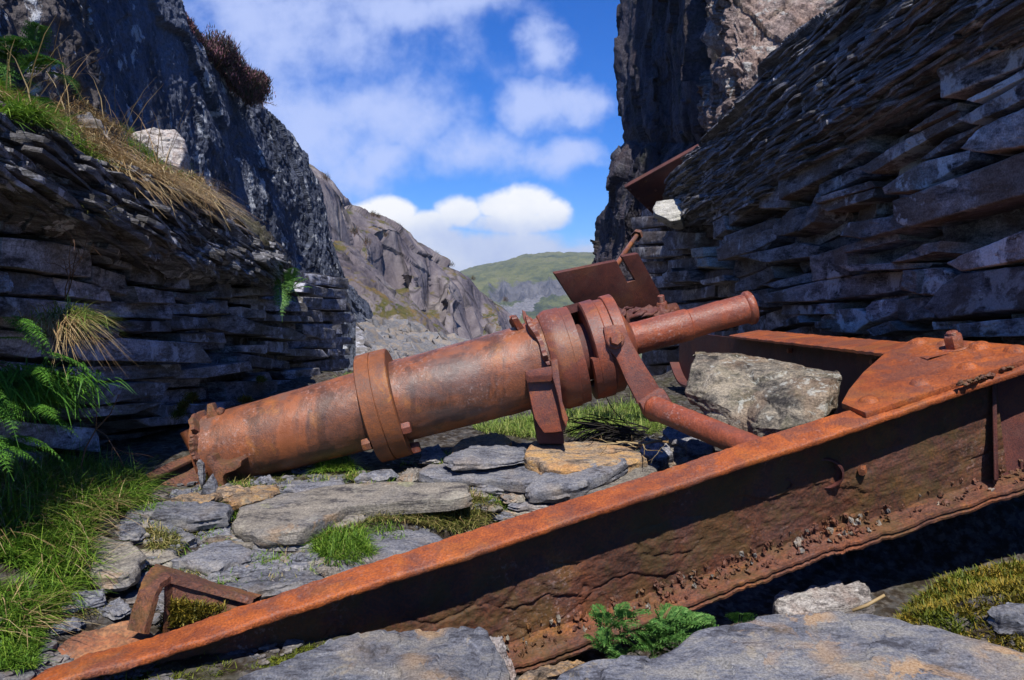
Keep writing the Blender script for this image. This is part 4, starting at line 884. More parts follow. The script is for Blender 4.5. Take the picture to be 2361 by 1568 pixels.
# broken left end of the barrel
def z1(x, y): return ((700+x*.42355)/1.7348, (1500+y*.42355)/1.7348)
lip('broken_end_flange', tx(485), tx(499), .10, .132, radians(40), radians(150), M['rust_edge'], s=8, drift=-.004, jag=.008)
lip('broken_end_flange', tx(484), tx(497), .10, .128, radians(-60), radians(34), M['rust_edge'], s=9, drift=-.006, jag=.008)
prism('end_lug', [z1(*q) for q in ((295, 768), (350, 765), (372, 820), (440, 838), (520, 815), (600, 790), (630, 810), (620, 862), (560, 905), (470, 935), (450, 965), (462, 1050), (400, 1062), (382, 990), (345, 900), (300, 850))], 2.26, 2.42, M['rust_edge'], bev=.004)
prism('end_plate', [z1(*q) for q in ((245, 650), (320, 625), (345, 700), (335, 760), (362, 900), (370, 1000), (300, 990), (262, 900), (250, 800))], 2.37, 2.405, M['rust_pipe'])
prism('end_horn', [z1(*q) for q in ((300, 275), (350, 270), (372, 330), (402, 372), (440, 400), (380, 440), (330, 485), (288, 485), (296, 380))], 2.38, 2.415, M['rust_edge'])
hexbolt('end_stub', P(*z1(440, 340), 2.40), [.05, -1, .1], .012, .02, M['rust_edge'], pipe, washer=False)
hexbolt('end_stub', P(*z1(292, 575), 2.405), [-1, -.3, .1], .010, .016, M['rust_edge'], pipe, washer=False)

# ------------------------------------------------------------- other iron pieces
sp = empty('slotted_plate', tuple(P(1420, 760, 3.1))); tag(sp, 'dark rusty steel plate with a rectangular slot, standing tilted behind the pipe', 'metal plate')
q0, q1, q2 = P(1279, 632, 3.02), P(1472, 585, 3.18), P(1545, 725, 3.42); pn = unit(np.cross(q1-q0, q2-q0)); pn = pn if pn[1] < 0 else -pn
out = [(1279, 631), (1420, 603), (1449, 654), (1464, 648), (1437, 592), (1472, 585), (1546, 722), (1500, 722), (1335, 712), (1320, 700)]
out = [(1279, 631), (1422, 602), (1447, 652), (1465, 646), (1434, 592), (1472, 585), (1547, 724), (1440, 722), (1345, 716), (1322, 698)]
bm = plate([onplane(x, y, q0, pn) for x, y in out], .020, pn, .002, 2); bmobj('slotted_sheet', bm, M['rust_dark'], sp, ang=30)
mb = MB()
for i in range(26):
    x = random.uniform(1325, 1545); y = 712+random.uniform(0, 18); c = P(x, y, 3.0+random.uniform(-.08, .1)); an = random.uniform(0, 3)
    V, Q, T = slab([c+random.uniform(.02, .05)*np.array([cos(t), sin(t)*.6, .5*sin(t+an)]) for t in (0, 1.2, 2.4, 3.7, 5.1)], [random.uniform(-.5, .5), -.5, 1], .014, 16, 4, .2, .006, .003, 2, i); mb.add(V, Q, T)
obj('rotten_edge', mb, mat=M['rust_dark'], parent=sp)
hexbolt('plate_bolt', P(1528, 716, 2.98), [-.2, -.3, 1], .022, .03, M['rust_ring'], sp, thread=.03)
for z, r_ in ((0, 0),):
    V, Q, T = tube([P(1440, 738, 2.95), P(1560, 716, 3.0)], .03, 12, True, .05); obj('base_bar', V, Q, T, mat=M['rust_dark'], parent=sp)
sh = empty('rusty_sheet', tuple(P(1520, 480, 5.9))); tag(sh, 'dark red rusty sheet with rivet holes sticking out from under the right ledge', 'metal sheet')
r0, r1, r2 = P(1441, 433, 5.9), P(1612, 338, 5.7), P(1505, 492, 6.25); sn = unit(np.cross(r1-r0, r2-r0)); sn = sn if sn[1] < 0 else -sn
bm = plate([onplane(x, y, r0, sn) for x, y in ((1441, 433), (1612, 338), (1660, 420), (1560, 520), (1507, 496))], .03, sn, .003, 1); bmobj('sheet', bm, M['rust_dark'], sh, ang=30)
for x, y in ((1009, 467), (875, 539), (1090, 544), (950, 609), (1032, 688)):
    X, Y = (2100+x*.4783)/1.7348, (500+y*.4783)/1.7348; c = onplane(X, Y, r0, sn); hexbolt('sheet_rivet', c, sn, .010, .010, M['rust_pipe'], sh, washer=False)
rod = empty('anchor_rod', tuple(P(1440, 590, 4.3))); tag(rod, 'thin rusty rod with a nut on its upper end, behind the slotted plate', 'rod')
V, Q, T = tube(lin(np.array([P(1408, 630, 4.0), P(1470, 540, 4.7)]), 24), .014, 12, True, .08, 2); obj('bar', V, Q, T, mat=M['rust_pipe'], parent=rod)
hexbolt('nut', P(1467, 545, 4.66), P(1478, 531, 4.76)-P(1467, 545, 4.66), .034, .05, M['rust_pipe'], rod, washer=False, thread=.02)
stud = empty('angle_plate', tuple(P(400, 1120, 2.3))); tag(stud, 'small rusty angle plate with a threaded stud at the broken pipe end', 'metal plate')
def zp1(x, y, d): return P(*z1(x, y), d)
bm = plate([zp3(905, 325, 2.28), zp3(900, 300, 2.28), zp3(1050, 225, 2.34), zp3(1230, 155, 2.42), zp3(1235, 190, 2.40), zp3(1225, 375, 2.30), zp3(1150, 378, 2.28), zp3(1030, 380, 2.27)], .012, [-.2, -1, .2], .002, 2); bmobj('side_plate', bm, M['rust_edge'], stud, ang=30)
bm = plate([zp3(895, 300, 2.25), zp3(1230, 155, 2.39), zp3(1235, 185, 2.37), zp3(1130, 235, 2.31), zp3(915, 335, 2.23)], .010, [-.2, -.6, 1], .002, 2); bmobj('top_plate', bm, M['rust_edge'], stud, ang=30)
L = lin(np.array([zp3(1205, 165, 2.42), zp3(1140, 38, 2.42)]), 90); rr = np.where((np.arange(90) % 4) < 2, .0175, .0150)
V, Q, T = tube(L, rr, 20); obj('threaded_stud', V, Q, T, mat=M['rust_pipe'], parent=stud, smooth=False)
blt = empty('loose_bolt', tuple(zp3(110, 1290, 1.56))); tag(blt, 'rusty bolt with a square nut standing in the grass in the lower left corner', 'bolt')
L = lin(np.array([zp3(105, 1280, 1.56), zp3(95, 1120, 1.55)]), 12); V, Q, T = tube(L, .014, 14, True, .15, 4); obj('shank', V, Q, T, mat=M['rust_pipe'], parent=blt)
bm = plate([zp3(0, 1080, 1.55), zp3(20, 1045, 1.58), zp3(130, 1030, 1.59), zp3(160, 1045, 1.57), zp3(155, 1090, 1.55), zp3(60, 1110, 1.53), zp3(5, 1112, 1.54)], .022, [0, -.3, 1], .003, 2); bmobj('nut', bm, M['rust_dark'], blt)
L = lin(np.array([zp3(75, 1050, 1.57), zp3(70, 990, 1.57)]), 30); V, Q, T = tube(L, np.where(np.arange(30) % 4 < 2, .0165, .0140), 16); obj('threaded_end', V, Q, T, mat=M['rust_dark'], parent=blt, smooth=False)
# ------------------------------------------------------------- dry stone walls
def lwW(x, y, off=0.0): return np.array([LW[0]+off, x/1000, y/-1000])          # the stretch of each wall beside the camera, in plain metres
def rwW(x, y, off=0.0): return np.array([1.15+(6.9-x/1000)*.048-off, x/1000, y/-1000])
def wallstone(mapper, pts, off, th, s, N=44, rings=7, lean=0.0, jag=.025, rough=.002, tiltn=None):
    o = np.array([mapper(x, y, off) for x, y in pts]); nrm = tiltn if tiltn is not None else (LWN if mapper in (lw, lwW) else RWN)
    nrm = unit(nrm+np.array([0, -random.uniform(-.04, .26), random.uniform(-.06, .10)]))
    if lean or True: c = o.mean(0); o = o-nrm*((o-c)@nrm)[:, None]
    return slab(o, nrm, th, N, rings, jag, rough, .003, 4, s, .0025)
LQ = [[(0,60),(90,40),(165,75),(195,130),(200,220),(100,230),(0,205)], [(205,130),(280,115),(450,150),(630,190),(655,240),(645,310),(600,325),(400,280),(205,220)],
 [(650,215),(700,210),(870,290),(880,310),(780,300),(740,260)], [(745,270),(940,345),(970,380),(965,430),(900,410),(745,340)], [(945,345),(1100,370),(1200,410),(1225,485),(1190,485),(980,430)],
 [(0,250),(350,280),(620,340),(640,400),(630,520),(380,500),(100,450),(0,450)], [(80,475),(340,520),(365,600),(355,645),(100,635),(85,560)], [(385,520),(600,560),(740,610),(760,690),(600,670),(390,640)],
 [(0,470),(60,490),(85,560),(75,620),(0,630)], [(640,440),(840,510),(850,590),(845,640),(700,600),(630,550)], [(720,370),(880,430),(880,470),(760,430)], [(890,440),(1090,475),(1100,570),(1020,570),(900,540)],
 [(1110,490),(1270,530),(1280,600),(1120,590)], [(1280,545),(1440,555),(1445,615),(1285,605)], [(1450,560),(1555,565),(1555,660),(1455,660)], [(900,580),(1170,620),(1185,700),(940,690)],
 [(1190,620),(1400,650),(1420,700),(1300,700),(1190,660)], [(770,670),(1100,710),(1125,760),(1120,805),(780,785)], [(1140,690),(1300,710),(1310,770),(1180,770)], [(1305,690),(1430,695),(1440,770),(1310,770)],
 [(1450,670),(1530,680),(1540,770),(1455,765)], [(1565,590),(1740,600),(1745,640),(1570,650)], [(1560,655),(1700,670),(1760,710),(1600,700)], [(1745,585),(1880,590),(1910,640),(1760,640)], [(1640,715),(1750,755),(1755,800),(1600,790),(1570,720)],
 [(1150,770),(1390,800),(1400,870),(1170,870),(1145,820)], [(840,815),(1100,820),(1115,890),(860,885)], [(1470,790),(1600,775),(1760,860),(1780,915),(1600,900),(1480,860)], [(1255,900),(1490,895),(1500,965),(1260,955)],
 [(690,950),(900,935),(1250,960),(1310,1060),(1320,1095),(690,1090),(640,1010)], [(1770,760),(2050,790),(2060,825),(1780,810)], [(1780,840),(1970,870),(2040,920),(2020,950),(1790,920)], [(1650,980),(1790,975),(1800,1030),(1780,1040),(1650,1020)],
 [(1645,1030),(1800,1070),(1800,1140),(1650,1110)], [(1800,950),(1930,960),(1950,1040),(1810,1020)], [(1230,1150),(1630,1090),(1645,1150),(1400,1200),(1170,1200)], [(570,1250),(1000,1225),(1090,1235),(1050,1310),(700,1390),(580,1370)],
 [(560,1120),(1150,1110),(1150,1190),(600,1230)], [(1830,1275),(1920,1275),(1925,1340),(1830,1355)], [(1580,1220),(1820,1220),(1800,1400),(1600,1400)], [(2060,560),(2170,590),(2175,650),(2040,620)], [(2050,655),(2165,660),(2165,725),(2050,720)],
 [(2060,840),(2240,870),(2265,880),(2260,940),(2190,945),(2060,900)], [(2150,965),(2260,960),(2260,1000),(2150,995)], [(1960,1160),(2110,1130),(2120,1200),(1980,1210)], [(860,1380),(1080,1380),(1280,1390),(1250,1440),(1100,1470)],
 [(1290,1380),(1400,1375),(1380,1440),(1270,1440)], [(1780,650),(1990,700),(2000,760),(1775,740)], [(1950,1000),(2150,1010),(2180,1060),(1960,1050)], [(1820,1070),(1950,1090),(1960,1140),(1830,1130)], [(600,1410),(900,1370),(1050,1360),(900,1440),(640,1470)],
 [(380,1140),(540,1120),(560,1220),(400,1240)], [(900,1480),(1180,1450),(1360,1440),(1340,1500),(1000,1530)], [(1400,1390),(1560,1350),(1570,1390),(1430,1430)], [(0,650),(150,660),(380,680),(700,710),(720,760),(500,800),(0,790)], [(560,820),(650,830),(800,860),(790,930),(620,930)],
 [(2180,1170),(2250,1170),(2255,1280),(2190,1290)], [(1930,1220),(2080,1220),(2090,1290),(1940,1300)], [(1660,1240),(1800,1160),(1820,1210),(1700,1230)]]
RQ6 = [[(1900,440),(2346,150),(2500,60),(2500,300),(2346,395),(1915,620)], [(860,1110),(1180,830),(1290,765),(1305,940),(1100,1110),(865,1260)], [(1500,1180),(1700,1020),(1950,940),(1940,1010),(1700,1190),(1510,1220)],
 [(1335,1060),(1520,920),(1900,700),(1910,760),(1590,960),(1400,1090)], [(1640,830),(1800,690),(1900,640),(1900,690),(1660,820)], [(2000,940),(2100,800),(2346,660),(2500,600),(2500,900),(2346,910),(2110,960)], [(490,1300),(640,1195),(680,1280),(500,1415)],
 [(390,1390),(460,1350),(480,1440),(400,1500)], [(1080,1160),(1300,1040),(1310,1110),(1070,1240)], [(1070,1250),(1330,1130),(1350,1170),(1080,1280)], [(1075,1290),(1370,1180),(1360,1240),(1130,1330)], [(780,1420),(870,1310),(960,1290),(960,1430),(830,1480),(785,1470)],
 [(950,1420),(1040,1210),(1060,1300),(1030,1390),(930,1460)], [(1630,1260),(2346,930),(2500,880),(2500,1150),(2346,1200),(1700,1420),(1640,1390)], [(1220,1480),(1260,1400),(1560,1340),(1600,1410),(1350,1500)], [(500,1480),(750,1370),(770,1480),(700,1568),(470,1568)],
 [(1700,1000),(1860,870),(2040,790),(2100,760),(1900,900),(1740,1000)], [(1980,750),(2346,500),(2500,420),(2500,560),(2346,620),(2050,780)], [(690,1200),(840,1150),(855,1300),(700,1310)], [(2040,640),(2346,420),(2500,330),(2500,400),(2346,480),(2080,650)]]
RQ7 = [[(1010,200),(1220,130),(1225,320),(1020,355)], [(790,440),(1080,350),(1400,290),(1570,290),(1580,380),(1400,430),(1050,480),(800,490)], [(545,370),(740,255),(760,330),(640,410),(550,420)], [(755,380),(1000,280),(1005,340),(820,400)],
 [(1590,285),(1665,280),(1665,430),(1585,410)], [(1665,280),(1800,265),(1890,310),(1770,440),(1670,430)], [(1770,520),(1850,380),(1950,310),(2180,270),(2346,250),(2500,250),(2500,530),(2346,520),(2100,545),(1850,590)],
 [(1370,520),(1400,480),(1590,440),(1540,540),(1400,610),(1370,590)], [(1570,470),(1740,445),(1765,580),(1600,610),(1570,590)], [(1110,580),(1160,530),(1270,525),(1350,580),(1260,680),(1110,670)], [(1870,240),(1960,190),(2346,30),(2500,-20),(2500,190),(2346,210),(1960,290)],
 [(450,150),(560,70),(740,20),(740,90),(620,170),(460,225)], [(630,200),(900,110),(1000,130),(980,190),(750,240)],
 [(1500,240),(1700,120),(1830,100),(1800,170),(1560,230)], [(80,310),(130,270),(140,330),(90,355)], [(140,300),(210,280),(220,350),(140,360)], [(300,350),(460,315),(470,350),(330,375)], [(1790,610),(1930,600),(1920,650),(1790,660)],
 [(1350,660),(1500,600),(1560,660),(1400,700)], [(1960,620),(2346,580),(2500,580),(2500,700),(2346,700),(2000,700)], [(820,610),(920,570),(940,610),(840,640)], [(1020,610),(1100,595),(1100,650),(1030,650)], [(620,420),(730,400),(720,520),(640,500)],
 [(1030,500),(1130,490),(1120,560),(1040,560)], [(100,80),(160,60),(170,150),(110,160)], [(170,40),(260,50),(250,150),(180,150)], [(1240,140),(1500,30),(1520,90),(1260,180)], [(1250,250),(1480,240),(1700,240),(1680,270),(1300,290)], [(840,500),(1000,505),(990,560),(830,560)]]
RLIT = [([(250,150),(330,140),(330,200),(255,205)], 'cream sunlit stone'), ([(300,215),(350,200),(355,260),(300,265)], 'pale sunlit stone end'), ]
def conv(q, ox, oy, sc): return [((ox+x*sc)/1.7348, (oy+y*sc)/1.7348) for x, y in q]
def fillstones(mapper, rows, off, th, mat, parent, s0, nm='small_stones'):
    """courses of smaller stones that fill the face between the large ones; one mesh (past the hundred largest)"""
    mb = MB(); k = s0
    for (xa, ya0, ya1, xb, yb0, yb1, nr) in rows:
        for r in range(nr):
            x = xa
            while x < xb:
                f = (x-xa)/(xb-xa); hgt = ((ya1-ya0)*(1-f)+(yb1-yb0)*f)/nr; w = random.uniform(1.1, 3.4)*hgt; x2 = min(x+w, xb+20); g_ = (x2-xa)/(xb-xa)
                y0 = ya0+(yb0-ya0)*f+r*hgt; h2 = ((ya1-ya0)*(1-g_)+(yb1-yb0)*g_)/nr; y2 = ya0+(yb0-ya0)*g_+r*h2; j = lambda: random.uniform(-.1, .1)*hgt
                m = .075*hgt; pts = [(x+m+j(), y0+m+j()), ((x+x2)/2, (y0+y2)/2+m+j()), (x2-m+j(), y2+m+j()), (x2-m+j(), y2+h2-m*2+j()), ((x+x2)/2, (y0+y2)/2+(hgt+h2)/2-m*2+j()), (x+m+j(), y0+hgt-m*2+j())]
                V, Q, T = wallstone(mapper, pts, off+random.uniform(-.035, .02), th, k, 22, 4, lean=random.uniform(-.15, .1), jag=.03); mb.add(V, Q, T); k += 1; x = x2
    return tag(obj(nm, mb, mat=mat, parent=parent, ang=35), kind='stuff')
wl = empty('dry_stone_wall', (-1.3, 3.5, .1)); tag(wl, 'dark blue-grey dry stone slate wall on the left under an overhanging ledge', 'stone wall')
for i, q in enumerate(LQ):
    V, Q, T = wallstone(lw, conv(q, 0, 800, .5932), random.uniform(.0, .045), .16, i+3, 72, 12, lean=random.uniform(-.14, .12))
    obj('stone', V, Q, T, mat=M['wall_l'], parent=wl, ang=35)
fillstones(lw, [(-140, 460, 1080, 200, 520, 1120, 9), (200, 525, 1120, 780, 640, 960, 12)], -.085, .14, M['wall_l'], wl, 200)
fillstones(lwW, [(150, -930, 20, 1690, -900, 0, 9)], -.02, .16, M['wall_l'], wl, 1200, 'near_stones')
b0 = [lw(-200, 470, -.22), lw(-200, 1200, -.22), lw(790, 960, -.22), lw(790, 640, -.22)]
V = []; 
def backing(c, n=60, m=30, s=0, nrm=LWN):
    c = [np.array(q) for q in c]; a = np.linspace(0, 1, n)[:, None, None]; b = np.linspace(0, 1, m)[None, :, None]
    G = (c[0]*(1-b)+c[1]*b)*(1-a)+(c[3]*(1-b)+c[2]*b)*a; p = G.reshape(-1, 3); p = p+nrm*(.03*fbm(p*8, 4, .6, s))[:, None]; return p, gridq(m, n)
p, q = backing(b0); obj('rubble_core', p, q, mat=M['wall_l'], parent=wl)
wr_ = empty('dry_stone_wall', (1.25, 4.0, .1)); tag(wr_, 'towering dark dry stone slate wall on the right behind the steel frame', 'stone wall')
for i, q in enumerate(RQ6):
    V, Q, T = wallstone(rw, conv(q, 2600, 0, .6377), random.uniform(.0, .05), .2, i+103, 96, 16, lean=random.uniform(-.14, .12)); obj('stone', V, Q, T, mat=M['wall_r'], parent=wr_, ang=35)
for i, q in enumerate(RQ7):
    V, Q, T = wallstone(rw, conv(q, 2600, 900, .6377), random.uniform(.0, .05), .2, i+153, 96, 16, lean=random.uniform(-.14, .12)); obj('stone', V, Q, T, mat=M['wall_r'], parent=wr_, ang=35)
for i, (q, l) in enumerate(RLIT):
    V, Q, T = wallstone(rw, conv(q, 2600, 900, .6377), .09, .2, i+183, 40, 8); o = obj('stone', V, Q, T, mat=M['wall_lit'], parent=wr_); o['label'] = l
fillstones(rw, [(1478, 500, 950, 1700, 470, 940, 13), (1700, 455, 940, 2000, 280, 880, 10), (2000, 270, 900, 2480, -20, 860, 8)], -.10, .16, M['wall_r'], wr_, 700)
fillstones(rwW, [(150, -1950, 20, 1990, -1950, 0, 15)], -.02, .2, M['wall_r'], wr_, 1500, 'near_stones')
p, q = backing([rw(1478, 490, -.24), rw(1478, 960, -.24), rw(2520, 900, -.24), rw(2520, -60, -.24)], 80, 50, 3, RWN); obj('rubble_core', p, q, mat=M['wall_r'], parent=wr_)
# wall end facing the camera at the far end
def boulder(name, px, py, d, size, mat, s=0, parent=None, amp=.18, flat=1.0, res=40, rot=None, fac=1.6, box=None):
    """box-like rounded rock; size half extents (x,y,z)"""
    n = res; mbv = []; a = np.linspace(-1, 1, n); A, B = np.meshgrid(a, a); qs = []; k = 0
    for ax in range(3):
        for sg in (-1, 1):
            v = np.zeros((n, n, 3)); v[..., ax] = sg; v[..., (ax+1) % 3] = A if sg > 0 else -A; v[..., (ax+2) % 3] = B; mbv.append(v.reshape(-1, 3)); qs.append(gridq(n, n)+k); k += n*n
    v = np.concatenate(mbv); L = (np.abs(v)**5).sum(1, keepdims=True)**.2; v = v/L
    hsh = s*1.73
    v = v*(1+amp*facets(v*fac+hsh, s)[:, None]+.10*amp*fbm(v*6+hsh, 4, .6, s)[:, None]*2)
    v = v*np.array(size)
    if rot is not None:
        Rm = np.array(Matrix.Rotation(rot[2], 3, 'Z') @ Matrix.Rotation(rot[1], 3, 'Y') @ Matrix.Rotation(rot[0], 3, 'X')); v = v@Rm.T
    c = P(px, py, d) if d is not None else np.array([px, py, 0]); v = v+c+(.004*fbm((v)*40, 3, .6, s))[:, None]
    # weld seams
    bm = bmesh.new(); vs = [bm.verts.new(q) for q in v]
    for q in np.concatenate(qs): bm.faces.new([vs[i] for i in q])
    bmesh.ops.remove_doubles(bm, verts=bm.verts, dist=1e-4)
    return bmobj(name, bm, mat, parent, ang=50)
def T(o, label, cat, group=None): return tag(o, label, cat, group)
def hull_rock(name, faces, mat, s=0, rough=.008, res=None):
    pass
# boulder caught inside the frame
def frame_boulder():
    tf = [(1590, 822), (1612, 814), (1700, 818), (1800, 842), (1932, 856)]
    top_back = [P(x, y, 2.42) for x, y in ((1600, 812), (1700, 812), (1800, 828), (1935, 848))]
    cols = [[(1588, 930, 2.35), (1588, 880, 2.36), (1596, 825, 2.38), (1600, 812, 2.42), (1604, 815, 2.52)], [(1600, 935, 2.20), (1580, 905, 2.20), (1592, 850, 2.24), (1606, 816, 2.32), (1625, 813, 2.5)],
            [(1660, 972, 2.10), (1640, 925, 2.11), (1648, 870, 2.16), (1660, 822, 2.28), (1680, 814, 2.48)], [(1735, 1010, 2.03), (1722, 965, 2.04), (1735, 905, 2.10), (1735, 846, 2.22), (1750, 822, 2.46)],
            [(1745, 1018, 1.98), (1738, 985, 1.97), (1775, 925, 2.00), (1805, 858, 2.14), (1820, 836, 2.42)], [(1800, 1010, 1.94), (1800, 990, 1.93), (1822, 925, 1.96), (1850, 868, 2.06), (1860, 844, 2.40)],
            [(1880, 985, 1.93), (1895, 965, 1.93), (1905, 915, 1.95), (1915, 872, 2.02), (1922, 852, 2.36)], [(1905, 965, 2.00), (1922, 940, 1.99), (1928, 900, 2.0), (1932, 872, 2.05), (1935, 852, 2.34)], [(1905, 950, 2.3), (1920, 930, 2.3), (1930, 890, 2.3), (1934, 868, 2.3), (1936, 852, 2.36)]]
    def dsp(p): return .010*facets(p*[6, 6, 6], 5)+.0035*fbm(p*22, 5, .62, 3)-.010*np.exp(-np.abs(vn(p*7, 4))*14)
    V, Q, N = loft(cols, 220, 120, dsp, mode=lin)
    c = np.array([np.mean([V[:, 0].min(), V[:, 0].max()]), V[:, 1].mean(), V[:, 2].min()])
    return T(obj('boulder', V, Q, mat=M['boulder']), 'large blocky grey boulder with white quartz streaks sitting inside the steel frame', 'boulder')
frame_boulder()
T(boulder('boulder', 1760, 935, 2.36, (.19, .13, .12), M['boulder'], 7, rot=(0, .12, .1), amp=.08), 'blocky rear half of the big boulder inside the steel frame', 'boulder') if False else None
